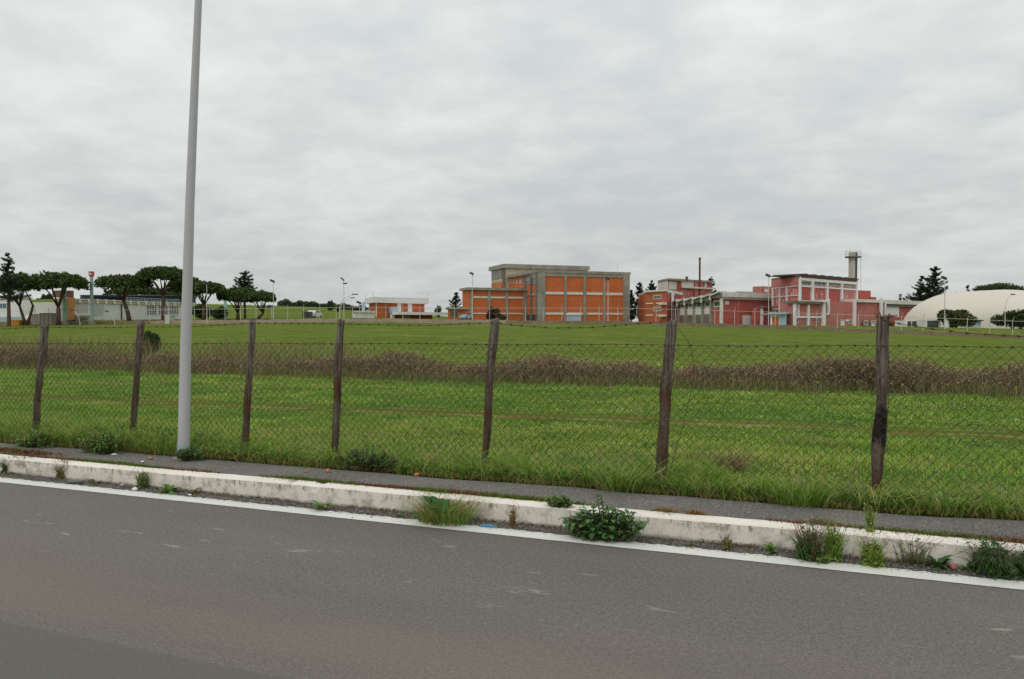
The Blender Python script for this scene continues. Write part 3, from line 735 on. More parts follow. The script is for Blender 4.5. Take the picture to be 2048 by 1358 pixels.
def make_pine(label, px, Y, px0, px1, ytop, ybot, seed, fork=.5, lean=0, twin=False, grp='umbrella pines in front of the warehouse', dense=1.0):
    b = gp(px, Y); t = thing('umbrella_pine', label, 'tree', b, grp); rng = np.random.default_rng(seed)
    k = Y / F; x0, x1 = (px0 - 1024) * k, (px1 - 1024) * k; zt = 1.6 + (HOR - ytop) * k; zb = 1.6 + (HOR - ybot) * k
    cx = (x0 + x1) / 2; rx = (x1 - x0) / 2; H = zt - zb; cy = b[1]
    P = []; tips = []
    nl = 19
    for i in range(nl):
        a = i * 2.399 + rng.uniform(-.3, .3); q = math.sqrt((i + .5) / nl) * .86
        dome = math.sqrt(max(0, 1 - q * q))
        zc = zb + H * (.24 + .40 * dome) + rng.uniform(-.06, .05) * H
        c = (cx + math.cos(a) * q * rx, cy + math.sin(a) * q * rx * .85, zc)
        r = (rx * rng.uniform(.30, .42), rx * rng.uniform(.28, .38), H * rng.uniform(.29, .38))
        P.append(ellip_pts(c, r, int(400 * dense), rng, .3, True)); tips.append((c, r))
    P = np.concatenate(P)
    v, f, c = leafcloud(P, rng.uniform(.5, 1.2, len(P)) * .29, cvar(PINE, len(P), rng, .4), rng)
    npmesh('crown', v, f, 4, M['tree'], t, c)
    mb = MB(); zf = b[2] + (zb - b[2]) * fork; R = rx * .055 + .12
    forks = []
    if twin:
        for sgn in (-1, 1):
            p2 = (b[0] + sgn * rx * .30, b[1], zf + (zb - zf) * .6); mb.tube([(b[0], b[1], b[2] - .3), (b[0] + sgn * rx * .1, b[1], b[2] + (zf - b[2]) * .5), p2], [R, R * .8, R * .55], 7); forks.append(p2)
    else:
        p2 = (b[0] + lean, b[1], zf); mb.tube([(b[0], b[1], b[2] - .3), (b[0] + lean * .35, b[1], (b[2] + zf) / 2), p2], [R * 1.15, R, R * .8], 7); forks.append(p2)
    for i, (c, r) in enumerate(tips):
        if i % 3 != 0: continue
        p2 = min(forks, key=lambda q: (q[0] - c[0]) ** 2)
        md = ((p2[0] + c[0]) / 2 + rng.uniform(-.2, .2), (p2[1] + c[1]) / 2, (p2[2] * .4 + c[2] * .6) - .06 * H)
        mb.tube([p2, md, (c[0], c[1], c[2])], [R * .5, R * .3, R * .12], 5)
    mb.build('trunk', M['bark'], t, True)
    return t
def make_cedar(label, px, Y, ytop, hw, seed, base=None, grp='dark cedars round the works', name='cedar_tree', start=.12, pxtop=None, tiers=15, power=.9):
    b = gp(px, Y) if base is None else base
    t = thing(name, label, 'tree', b, grp); rng = np.random.default_rng(seed); k = Y / F
    zt = 1.6 + (HOR - ytop) * k; H = zt - b[2]; R = hw * k; dx = ((pxtop - px) * k if pxtop else 0)
    mb = MB(); mb.tube([(b[0], b[1], b[2] - .3), (b[0] + dx * .3, b[1], b[2] + H * .5), (b[0] + dx, b[1], zt - .1)], [H * .022 + .05, H * .013 + .03, .03], 6)
    P, Sz = [], []
    for i in range(tiers):
        f = start + (1 - start) * (i + rng.uniform(0, .5)) / tiers; Lr = R * (1 - f) ** power * 1.05 + R * .05
        for j in range(rng.integers(5, 8)):
            a = rng.uniform(0, 6.28); ln = Lr * rng.uniform(.45, 1.4); z = b[2] + H * (f + rng.uniform(-.5, .5) * (1 - start) / tiers)
            rise = ln * rng.uniform(.10, .62); cx, cy = b[0] + dx * f, b[1]
            e = (cx + math.cos(a) * ln, cy + math.sin(a) * ln, z + rise)
            mb.tube([(cx, cy, z), ((cx + e[0]) / 2, (cy + e[1]) / 2, z + rise * .3), e], [.05 * ln ** .5, .035 * ln ** .5, .01], 4, False)
            m = int(74 * (ln / 2.5) + 14); u = rng.random(m) ** .7; wd = .13 * ln * (1.05 - u) + .03
            P.append(np.stack([cx + math.cos(a) * ln * u + rng.normal(0, 1, m) * wd * abs(math.sin(a)) + rng.normal(0, .05, m), cy + math.sin(a) * ln * u + rng.normal(0, 1, m) * wd * abs(math.cos(a)),
                               z + rise * u ** 1.6 - abs(rng.normal(0, .10 * ln ** .5, m))], -1))
    P = np.concatenate(P)
    v, f, c = leafcloud(P, rng.uniform(.5, 1.2, len(P)) * .17 * (Y / 150) ** .5, cvar(CEDAR, len(P), rng, .35), rng, .55, 1.6)
    npmesh('crown', v, f, 4, M['tree'], t, c); mb.build('trunk', M['bark'], t)
    return t
# pines, left to right
make_pine('umbrella pine with a forked V trunk next to the tall cedar', 53, 118, -6, 84, 543, 598, 201, .35, twin=True)
make_pine('umbrella pine with a broad flat crown overhanging the pale green column', 117, 116, 68, 170, 543, 592, 202, .62)
make_pine('umbrella pine with one curved trunk in front of the blank white wall', 260, 122, 200, 296, 546, 590, 203, .8, -1.0)
make_pine('tallest umbrella pine, thick trunk in front of the warehouse windows', 327, 122, 279, 368, 531, 574, 204, .75)
make_pine('umbrella pine half hidden behind the tall grey lamp post', 366, 128, 340, 412, 553, 598, 205, .6)
make_pine('umbrella pine with a short thick trunk beyond the lamp post', 408, 120, 375, 452, 563, 596, 206, .7)
make_pine('dense umbrella pine with its crown joined to the spiky cedar', 476, 122, 438, 514, 574, 612, 207, .5, dense=1.3)
make_pine('small umbrella pine leaning out at the end of the pine row', 514, 120, 492, 552, 582, 612, 208, .5, 1.0)
make_pine('low dark pine crown behind the warehouse roof', 275, 175, 225, 330, 568, 604, 209, .5, grp='pines behind the warehouse', dense=.8)
make_pine('low pine crown rising over the dark blue roof', 340, 178, 295, 400, 574, 606, 210, .5, grp='pines behind the warehouse', dense=.8)
make_cedar('tall spiky cedar at the edge of the photo', 18, 112, 503, 44, 211, grp='cedars among the pines', start=.35, tiers=12)
make_cedar('spiky cedar rising out of the dense pine crown', 490, 126, 541, 42, 212, grp='cedars among the pines', start=.35, tiers=13)
make_cedar('small cedar between white warehouse roof and curved pine', 212, 165, 575, 30, 213, grp='cedars among the pines', start=.25, tiers=9)
# right part
make_cedar('small conifer over the little brick annexe', 912, 185, 583, 19, 221, grp='conifers behind the works', start=.25, tiers=10)
make_cedar('slender conifer against the big orange brick building', 1262, 178, 578, 16, 222, grp='conifers behind the works')
make_cedar('taller slender conifer in the gap between the brick buildings', 1279, 176, 562, 22, 223, grp='conifers behind the works', tiers=18)
make_cedar('conifer rising behind the three storey orange block', 1303, 186, 560, 24, 224, grp='conifers behind the works', tiers=18)
make_cedar('conifer showing behind the red penthouse', 1422, 178, 552, 26, 225, grp='conifers behind the works', tiers=14)
make_cedar('wide dark cedar behind the shoulder of the white dome', 1852, 160, 531, 54, 226, grp='cedars behind the dome', pxtop=1872, tiers=20)
make_cedar('second slimmer cedar with its tip below the wide one', 1836, 158, 552, 34, 227, grp='cedars behind the dome', pxtop=1842, tiers=16)
make_cedar('little conifer poking up between cedar and dome top', 1935, 180, 568, 13, 228, grp='cedars behind the dome', start=.4, tiers=9)
make_cedar('small far conifer above the low white roof', 1800, 200, 588, 11, 229, grp='cedars behind the dome', start=.4, tiers=8)
make_pine('broad umbrella pine behind the top of the white dome', 1995, 190, 1952, 2038, 565, 600, 230, .5, grp='pines behind the dome', dense=1.2)
# bushes
def pxbush(name, label, px, Y, wpx, ytop, col, seed, grp=None, cnt=2600, leaf=.22):
    b = gp(px, Y); k = Y / F; h = 1.6 + (HOR - ytop) * k - b[2]
    return make_bush(name, label, 'bush', b, wpx * k / 2, wpx * k / 2.4, h, col, cnt, leaf, seed, grp)
pxbush('round_shrub', 'large dark green shrub in front of the dome entrance', 1912, 108, 82, 613, (.07, .085, .028), 241, 'shrubs by the white dome', 4500)
pxbush('round_shrub', 'large dark green shrub cut by the photo edge near the dome', 2025, 106, 96, 610, (.06, .08, .028), 242, 'shrubs by the white dome', 4500)
pxbush('round_shrub', 'wide green shrub behind the lamp post', 405, 135, 70, 606, (.05, .085, .025), 243, 'shrubs behind the pines')
pxbush('round_shrub', 'green shrub beside the pale blue column beyond the pines', 436, 140, 44, 608, (.045, .085, .028), 244, 'shrubs behind the pines')
pxbush('round_shrub', 'small brown shrub against the low brick wing', 985, 140, 30, 611, (.10, .06, .03), 245, 'shrubs by the brick wing', 1500)
pxbush('round_shrub', 'brownish shrub at the foot of the low brick wing', 1000, 135, 30, 624, (.11, .065, .03), 246, 'shrubs by the brick wing', 1200)
pxbush('round_tree', 'lone round tree on the distant field', 661, 330, 12, 597, (.07, .09, .035), 247, None, 900, .5)
pxbush('round_tree', 'tiny distant tree near the white kiosk', 677, 330, 9, 613, (.07, .09, .035), 248, 'tiny far trees', 500, .4)
pxbush('round_tree', 'tiny distant tree left of the small conifer', 876, 330, 15, 607, (.06, .08, .035), 249, 'tiny far trees', 600, .5)
pxbush('round_tree', 'distant tree on the hill crest', 590, 470, 18, 603, (.07, .09, .045), 250, 'tiny far trees', 600, .6)
pxbush('round_tree', 'dark distant tree seen between the forked pine and its neighbour', 95, 420, 26, 586, (.05, .075, .04), 251, 'tiny far trees', 900, .7)
pxbush('round_tree', 'low distant tree next to the darker one between the pines', 80, 430, 16, 596, (.055, .08, .04), 252, 'tiny far trees', 500, .7)
# far tree line
rng = np.random.default_rng(255); m = 9000; px = rng.uniform(556, 740, m); Yd = rng.uniform(430, 460, m); x = (px - 1024) / F * Yd
hh = 1.2 + 3.0 * fbm(px * .08, px * 0, 3) ; z = ground(x, Yd) + rng.random(m) * hh
v, f, c = leafcloud(np.stack([x, Yd, z], -1), rng.uniform(.5, 1.0, m), cvar((.07, .085, .045), m, rng, .3), rng)
tag(npmesh('distant_hedge', v, f, 4, M['tree'], None, c), 'dark hedge line along the distant hill crest', kind='stuff')
# dark evergreen bush inside the brambles
p = at_z(301, 724, -.02)
make_bush('evergreen_bush', 'dark green evergreen bush standing in the brambles beside a fence post', 'bush', (p.x, p.y, gz(p.x, p.y)), .60, .5, 1.34, (.05, .08, .028), 9000, .05, 261, lobes=15)

# ------------------------------------------------------------------ wooden post fence with chain link
NF = 6.86
FA, FB = L(-30, NF), L(15, NF)
def fpt(px, py): return on_line(px, py, FA, FB)
posts = [(-150, -128, 648, 15), (67, 90, 650, 14), (258, 283, 641, 15.5), (484, 508, 638, 15), (665, 683, 640, 16), (965, 991, 638, 17), (1322, 1342, 637, 24), (1757, 1766, 630, 24), (2290, 2300, 634, 26)]
fence = thing('wire_fence', 'rusty chain link fence on leaning split wood posts along the verge', 'fence', (FA + FB) / 2 * 0 + L(0, NF, .15))
def wood_mat():
    m, t, b = newmat('weathered_wood'); b.inputs['Roughness'].default_value = .95; b.inputs['Specular IOR Level'].default_value = .1
    g1 = tnoise(t, 12, 6, .7, stretch=(1, 1, .12)); g2 = tnoise(t, 45, 5, .7, stretch=(1, 1, .07)); g3 = tnoise(t, 2.2, 4, .6)
    c = mixc(t, ramp(t, g1, [(.33, 0.0), (.66, 1.0)]), (.085, .058, .040), (.21, .175, .135))
    c = mixc(t, ramp(t, g3, [(.47, 0.0), (.62, .75)]), c, (.12, .048, .028))
    c = mixc(t, ramp(t, g2, [(.36, .85), (.5, 0.0)]), c, (.022, .017, .014))
    hz = N(t, 'ShaderNodeSeparateXYZ'); t.links.new(N(t, 'ShaderNodeTexCoord').outputs['Object'], hz.inputs[0])
    c = mixc(t, ramp(t, hz.outputs[2], [(.85, 0.0), (1.45, .7)]), c, mixc(t, ramp(t, g2, [(.4, 0.0), (.6, 1.0)]), (.07, .06, .05), (.25, .225, .19)))
    t.links.new(c, b.inputs['Base Color']); bump(t, b, g2, 1.0, .012); return m
M['wood'] = wood_mat()
def char_wood():
    m = M['wood'].copy(); t = m.node_tree; b = next(n for n in t.nodes if n.type == 'BSDF_PRINCIPLED'); src = b.inputs['Base Color'].links[0].from_socket
    sp = N(t, 'ShaderNodeSeparateXYZ'); t.links.new(N(t, 'ShaderNodeTexCoord').outputs['Object'], sp.inputs[0])
    zz = math_n(t, 'ADD', sp.outputs[2], math_n(t, 'MULTIPLY', math_n(t, 'SUBTRACT', tnoise(t, 9, 4, .7), .5), .35))
    f = ramp(t, math_n(t, 'ABSOLUTE', math_n(t, 'SUBTRACT', zz, .62)), [(.10, 1.0), (.17, 0.0)])
    t.links.new(mixc(t, math_n(t, 'MULTIPLY', f, .9), src, (.014, .012, .012)), b.inputs['Base Color']); m.name = 'charred_wood'; return m
M['charred'] = char_wood()
post_xy = []
for i, (xb, xt, yt, wpx) in enumerate(posts):
    bx = fpt(xb, 900); top = fpt(xt, yt); wm = wpx * .94 * bx.y / F / 2; rng = random.Random(300 + i)
    base = Vector((bx.x, bx.y, .02)); mb = MB(); sides = 14; rings = 34
    ph = [rng.uniform(0, 6.28) for _ in range(6)]; i0 = 0
    ridges = [1 + rng.uniform(-.22, .12) for _ in range(sides)]
    for k in range(rings + 1):
        f = k / rings; c = base.lerp(top, f)
        c = c + UR * (math.sin(f * 5 + ph[0]) * .010 + math.sin(f * 11 + ph[1]) * .004)
        rad = wm * (1.0 + .10 * math.sin(f * 4 + ph[2]) + .05 * math.sin(f * 15 + ph[3]))
        if i == 7: rad *= 1 + .30 * math.exp(-((f - .43) / .09) ** 2) - .12 * math.exp(-((f - .62) / .1) ** 2) - .15 * (f < .2) * (1 - f / .2)
        if i == 6: rad *= 1 + .12 * math.exp(-((f - .8) / .12) ** 2) - .05 * (f < .5)
        for j in range(sides):
            a = 2 * math.pi * j / sides; rr = rad * (ridges[j] * (1 + .07 * math.sin(f * 23 + j * 2.1)) + rng.uniform(-.05, .05))
            dz = (rng.uniform(-.05, .02) if k == rings else 0)
            mb.v.append(tuple(c + Vector((math.cos(a) * rr, math.sin(a) * rr, dz))))
        if k:
            for j in range(sides):
                q = (k - 1) * sides; mb.f.append((q + j, q + (j + 1) % sides, q + sides + (j + 1) % sides, q + sides + j))
    mb.v.append(tuple(base.lerp(top, 1.0) - Vector((0, 0, .03)))); q = rings * sides
    for j in range(sides): mb.f.append((q + j, q + (j + 1) % sides, len(mb.v) - 1))
    o = mb.build('post', M['charred' if i == 7 else 'wood'], fence, True)
    o['label'] = ['grey split post beyond the photo edge', 'thin dark post, the first at the far end', 'dark post leaning beside the evergreen bush', 'post split lengthwise just past the lamp post', 'evenly thick brown post',
                  'slender post with a grey top and rusty red foot', 'thick gnarled post in front of the saw-tooth hall', 'thick knotty post with a charred bulge and frayed top', 'post beyond the photo edge'][i]
    post_xy.append((base, top))
# splintered top of the thick post
mb = MB(); tp = post_xy[7][1]
for k in range(9):
    a = random.uniform(0, 6.28); mb.tube([tp + Vector((math.cos(a) * .02, math.sin(a) * .02, -.05)), tp + Vector((math.cos(a) * .07, math.sin(a) * .05, random.uniform(-.02, .035)))], [.012, .003], 4)
mb.tube([tp + Vector((-.02, -.03, -.015)), tp + Vector((.09, -.05, -.005))], [.014, .006], 5)
mb.build('splinter', M['wood'], fence)
# mesh panel
def wire_top(s):     # height of the top wire along the fence
    return zt_interp(s)
tops = [(-200, 686), (85, 686), (275, 687), (500, 686.5), (680, 686.5), (985, 688), (1338, 690), (1765, 692), (2048, 693), (2300, 694)]
ts = [(toL(fpt(a, b))[0], fpt(a, b).z) for a, b in tops]
def zt_interp(s): return float(np.interp(s, [a for a, b in ts], [b for a, b in ts]))
mb = MB(); cellw = .080; cellh = .080; nfm = NF - .055
s_start, s_end = ts[0][0] - 2, ts[-1][0]
nz = 17; ncol = int((s_end - s_start) / (cellw / 2)); rr = random.Random(5)
PT = {}
for i in range(ncol + 1):
    s = s_start + i * cellw / 2; zt = zt_interp(s)
    sag = .010 * math.sin(s * 2.1) + .02 * (float(vn(s * .8, 0.0, 4)) - .5)
    for k in range(nz * 2 + 1):
        if (i + k) % 2 == 0:
            f = k / (nz * 2)
            PT[(i, k)] = L(s + .010 * math.sin(k * .5 + s) + rr.uniform(-.003, .003), nfm + .012 * math.sin(s * 1.7 + k * .3), zt - .006 - k * cellh / 2 + sag * f * .8 + rr.uniform(-.002, .002))
def wire(mb, a, b, r):
    t = (b - a); n1 = t.cross(NR).normalized() * r; n2 = NR * r
    i = len(mb.v)
    for p in (a, b): mb.v += [tuple(p + n1), tuple(p - n1 * .5 + n2 * .87), tuple(p - n1 * .5 - n2 * .87)]
    for j in range(3): mb.f.append((i + j, i + (j + 1) % 3, i + 3 + (j + 1) % 3, i + 3 + j))
for (i, k), p in PT.items():
    for di in (-1, 1):
        q = PT.get((i + di, k + 1))
        if q is not None: wire(mb, p, q, .0021)
mb.build('chain_link_mesh', M['wire'], fence)
# top wires with barbs
def barbed(name, pts, par, label=None, barb=.11, r=.0026):
    mb = MB(); mb.tube(pts, r, 4)
    tot = 0; d_ = 0; rr = random.Random(8)
    for a, b in zip(pts[:-1], pts[1:]):
        a, b = Vector(a), Vector(b); ln = (b - a).length; t = (b - a) / ln
        while d_ < ln:
            p = a + t * d_
            for q in range(3):
                v = Vector((rr.uniform(-1, 1), rr.uniform(-1, 1), rr.uniform(-1, 1))).normalized() * .014
                mb.tube([p - v, p + v], .0022, 3)
            mb.tube([p - t * .010, p + t * .010], .006, 4)
            d_ += barb * rr.uniform(.85, 1.15)
        d_ -= ln
    o = mb.build(name, M['wire'], par)
    if label: o['label'] = label
    return o
barbed('barbed_wire', [L(s, nfm - .006, zt_interp(s) + .004 * math.sin(s * 3)) for s in np.arange(s_start, s_end, .25)], fence, 'barbed strand on the mesh top')
up = [(-200, 661), (0, 658), (85, 654), (180, 656), (275, 654), (400, 653), (506, 646), (600, 647), (681, 647), (730, 649), (860, 651), (985, 645), (1040, 651), (1110, 656), (1180, 655), (1260, 649), (1336, 643)]
barbed('barbed_wire', [fpt(a, b) - NR * .05 for a, b in up], fence, 'upper barbed strand, sagging between posts')
up = [(1768, 640), (1800, 648), (1850, 656), (1920, 665), (1990, 670), (2048, 673), (2150, 677), (2298, 660)]
barbed('barbed_wire', [fpt(a, b) - NR * .05 for a, b in up], fence, 'upper barbed strand drooping from the charred post')
pts = []
P0 = [(1344, 648), (1362, 660), (1378, 680), (1386, 705), (1389, 735), (1387, 765), (1380, 800), (1368, 850), (1352, 905), (1345, 935)]
mb = MB(); mb.tube([fpt(a, b) - NR * (.06 + .03 * math.sin(i)) for i, (a, b) in enumerate(P0)], .0028, 4); mb.build('loose_wire', M['wire'], fence)
mb = MB(); mb.tube([fpt(a, b) - NR * .075 for a, b in ((1773, 690), (1777, 740), (1776, 800), (1771, 850), (1770, 900))], .0028, 4); mb.build('loose_wire', M['wire'], fence)

# ------------------------------------------------------------------ near lamp post
b = at_z(367, 917, .16); a0 = at_z(367, 917, .16)
lp = thing('lamp_post', 'tall tapering light grey lamp post on the pavement edge', 'lamp post', b)
Yp = b.y
def lpx(px, py): return at_Y(px, py, Yp)
mb = MB(); pts = [b - Vector((0, 0, .2)), b]; rad = [.062, .062]
for px_, py_, w in ((371, 700, 21), (380, 400, 17.5), (389, 180, 15.5), (397, 0, 13.5)):
    pts.append(lpx(px_, py_)); rad.append(w / 2 * Yp / F)
pts.append(pts[-1] + (pts[-1] - pts[-2]) * 1.6); rad.append(.03)
mb.tube(pts, rad, 24); mb.build('pole', M['pole'], lp, True)
mb = MB(); mb.prism([((b + Vector((math.cos(a), math.sin(a) * .8, 0)) * (.12 + .015 * math.sin(a * 5)))).xy[:] for a in np.arange(0, 6.2, .45)], .12, .172); mb.build('footing', M['conc'], lp)
mb = MB(); mb.tube([b, b + Vector((0, 0, .16))], [.0655, .0645], 24); mb.build('base_collar', M['poled'], lp, True)
tp = pts[-1]; mb = MB(); mb.tube([tp - Vector((0, 0, .05)), tp + Vector((0, 0, .12)), tp - NR * .6 + Vector((0, 0, .22)), tp - NR * 1.1 + Vector((0, 0, .24))], .03, 10); mb.build('arm', M['pole'], lp, True)
mb = MB(); hc = tp - NR * 1.35 + Vector((0, 0, .24)); mb.box(hc, (.22, .55, .12), RA); mb.build('lamp_head', M['darkm'], lp)

# ------------------------------------------------------------------ roadside plants
def leaf_grid(base, az, el, ln, wd, curl, lob, rng, nseg=7, col=(.05, .12, .03)):
    """one bent leaf as a grid of 3 columns, returns V, Q, C; lobed outline"""
    V = []; c0 = Vector((math.cos(az), math.sin(az), 0)); sd = Vector((-math.sin(az), math.cos(az), 0)); p = Vector(base); ang = el
    for k in range(nseg + 1):
        f = k / nseg; wk = wd * (math.sin(math.pi * min(1, f * .92 + .06)) ** .7) * (1 + lob * math.sin(f * 18 + az * 3)) * .5
        if f < .18: wk = wd * .08
        cup = wk * .35; V += [p + sd * wk + Vector((0, 0, cup * rng.uniform(.4, 1.4))), p + Vector((0, 0, -cup * .1)), p - sd * wk + Vector((0, 0, cup * rng.uniform(.4, 1.4)))]
        p = p + (c0 * math.cos(ang) + Vector((0, 0, math.sin(ang)))) * (ln / nseg); ang -= curl / nseg
    Q = []
    for k in range(nseg):
        for j in range(2): a = k * 3 + j; Q.append((a, a + 1, a + 4, a + 3))
    t = np.array(col) * rng.uniform(.7, 1.35) * np.array([rng.uniform(.85, 1.2), 1, rng.uniform(.8, 1.2)])
    Cc = np.tile(t, (len(V), 1)); Cc[1::3] *= 1.25
    return np.array([tuple(v) for v in V]), np.array(Q), Cc
def collect(lst):
    V, Q, Cc, off = [], [], [], 0
    for v, q, c in lst: V.append(v); Q.append(q + off); Cc.append(c); off += len(v)
    return np.concatenate(V), np.concatenate(Q), np.concatenate(Cc)
def rosette(name, label, loc, R, H, nl, col, seed, wd=.35, lob=.25, group=None, curl=1.4):
    rng = np.random.default_rng(seed); ls = []
    for i in range(nl):
        a = rng.uniform(0, 6.28); el = rng.uniform(.25, 1.35); ln = R * rng.uniform(.6, 1.15) * (1 if el < .9 else H / R)
        q = rng.uniform(0, .15) * R; b = (loc[0] + math.cos(a) * q, loc[1] + math.sin(a) * q, loc[2])
        ls.append(leaf_grid(b, a, el, ln, ln * wd, curl * rng.uniform(.6, 1.4), lob, rng, 7, col))
    V, Q, Cc = collect(ls); V[:, 2] = np.maximum(V[:, 2], loc[2] + .003)
    o = npmesh(name, V, Q, 4, M['leaf'], None, Cc, loc=loc, smooth=True); return tag(o, label, 'plant', group)
def leafy_plant(name, label, loc, rx, ry, H, nst, lsz, col, seed, tall=None, group=None):
    """many short stems each carrying broad crinkled leaves"""
    t = thing(name, label, 'plant', loc, group); rng = np.random.default_rng(seed); ls = []; mb = MB()
    for i in range(nst):
        a = rng.uniform(0, 6.28); q = math.sqrt(rng.random()); h = H * (1.05 - .55 * q * q) * rng.uniform(.6, 1)
        u, v = math.cos(a) * q * rx, math.sin(a) * q * ry
        if tall and i < len(tall): u, v, h = tall[i]
        top = Vector(loc) + UR * u + NR * v + Vector((0, 0, h)); bs = Vector(loc) + (UR * u + NR * v) * .45
        mb.tube([bs, (bs + top) / 2 + Vector((rng.uniform(-.02, .02), rng.uniform(-.02, .02), 0)), top], [.006, .005, .003], 5)
        k = int(7 + 14 * h)
        for j in range(k):
            f = (j + .5) / k; p = bs.lerp(top, .15 + .85 * f); az = rng.uniform(0, 6.28)
            ls.append(leaf_grid(p, az, rng.uniform(-.1, 1.0), lsz * rng.uniform(.6, 1.15), lsz * rng.uniform(.5, .8), rng.uniform(.4, 1.9), .22, rng, 6, col))
    V, Q, Cc = collect(ls); V[:, 2] = np.maximum(V[:, 2], loc[2] + .004)
    npmesh('foliage', V, Q, 4, M['leaf'], t, Cc, smooth=True); mb.build('stem', M['bark'], t)
    return t
def tuft(name, label, loc, R, H, cnt, cols, seed, group=None, w=(.003, .006), lean=(.2, 1.3), cat='grass tuft', mat='grass'):
    rng = np.random.default_rng(seed); a = rng.uniform(0, 6.28, cnt); q = np.sqrt(rng.random(cnt)) * R
    P = np.stack([loc[0] + UR.x * np.cos(a) * q + NR.x * np.sin(a) * q * .6, loc[1] + UR.y * np.cos(a) * q + NR.y * np.sin(a) * q * .6, np.full(cnt, loc[2])], -1)
    k = rng.integers(0, len(cols), cnt); c = np.array(cols)[k] * rng.uniform(.75, 1.25, (cnt, 1))
    o = blade_obj(name, blades(P, rng.uniform(.4, 1.05, cnt) * H, rng.uniform(*w, cnt), rng.uniform(*lean, cnt), a + RA + rng.normal(0, .5, cnt), c, None, rng), M[mat], None, loc)
    return tag(o, label, cat, group)
def twiggy(name, label, loc, R, H, ns, leafcol, seed, group=None, leaves=60, stemcol=(.16, .09, .07), basal=True, cat='plant', lz=.022, ax=1.0):
    """airy weed: basal leaves plus thin bare branching stems"""
    t = thing(name, label, cat, loc, group); rng = np.random.default_rng(seed); P = []; Vs = []
    cnt = ns * 4; a = rng.uniform(0, 6.28, cnt); q = rng.random(cnt) * R * .4
    B = np.stack([loc[0] + UR.x * np.cos(a) * q + NR.x * np.sin(a) * q * ax, loc[1] + UR.y * np.cos(a) * q + NR.y * np.sin(a) * q * ax, np.full(cnt, loc[2])], -1)
    v = blades(B, rng.uniform(.4, 1.05, cnt) * H, rng.uniform(.0022, .0045, cnt), rng.uniform(.1, 1.0, cnt) * R / H * 1.6, a + rng.normal(0, .7, cnt), cvar(stemcol, cnt, rng, .3), None, rng)
    blade_obj('stems', v, M['twig'], t)
    tips = v[0].reshape(-1, 7, 3); src = rng.integers(0, cnt, leaves); wh = rng.choice([2, 4, 6], leaves)
    keep_ = rng.random(leaves) < .45; P = (tips[src, wh] + rng.normal(0, .008, (leaves, 3)))[keep_]; nt_ = len(P)
    if basal:
        k_ = leaves; a = rng.uniform(0, 6.28, k_); zf_ = rng.beta(1, 1.6, k_) * .85; q = np.sqrt(rng.random(k_)) * R * .6 * (1 - .75 * zf_)
        P = np.concatenate([P, np.stack([loc[0] + UR.x * np.cos(a) * q + NR.x * np.sin(a) * q * ax, loc[1] + UR.y * np.cos(a) * q + NR.y * np.sin(a) * q * ax, loc[2] + zf_ * H * rng.uniform(.6, 1, k_)], -1)])
        k_ = int(leaves * .4); a = rng.uniform(0, 6.28, k_); q = rng.random(k_) * R * .35
        B = np.stack([loc[0] + UR.x * np.cos(a) * q + NR.x * np.sin(a) * q * ax, loc[1] + UR.y * np.cos(a) * q + NR.y * np.sin(a) * q * ax, np.full(k_, loc[2])], -1)
        lc0 = cvar(tuple(np.array(leafcol) * 1.35), k_, rng, .35)
        blade_obj('leaves', blades(B, rng.uniform(.2, .6, k_) * H, rng.uniform(.006, .014, k_) * (.5 if ax < 1 else 1), rng.uniform(.3, 1.6, k_) * R / H * 1.3, a + RA + rng.normal(0, .5, k_), lc0, lc0 * 1.2, rng), M['leaf'], t)
    sz_ = rng.uniform(.6, 1.4, len(P)) * lz; sz_[:nt_] *= .5; lc_ = cvar(tuple(np.array(leafcol) * 1.5), len(P), rng, .35)
    v, f, c = leafcloud(P, sz_, lc_, rng)
    npmesh('foliage', v, f, 4, M['leaf'], t, c); return t
def gut(px, py): p = at_z(px, py, .006); return (p.x, p.y, .005)
def pav(px, py, z=.155): p = at_z(px, py, z); return (p.x, p.y, z)
leafy_plant('broadleaf_weed', 'big dark green leafy weed spilling from the gutter over the white line', gut(1208, 1078), .33, .13, .25, 90, .066, (.085, .18, .055), 401, tall=[(-.03, .03, .33), (-.05, .0, .30), (.1, .05, .25), (.2, .04, .22), (-.2, .03, .22)])
leafy_plant('broadleaf_weed', 'small bushy green weed on the kerb top above the big one', pav(1118, 1014), .14, .06, .10, 40, .036, (.10, .22, .045), 402)
tuft('grass_tuft', 'dense tuft of green and straw grass growing against the kerb', gut(888, 1044), .22, .22, 480, [(.11, .24, .04), (.17, .30, .05), (.40, .26, .11), (.24, .30, .08)], 403, None, (.003, .008), lean=(.4, 2.2))
rosette('dandelion_leaf_weed', 'dark leafy rosette inside the tuft of grass against the kerb', gut(880, 1040), .14, .24, 22, (.05, .12, .03), 404)
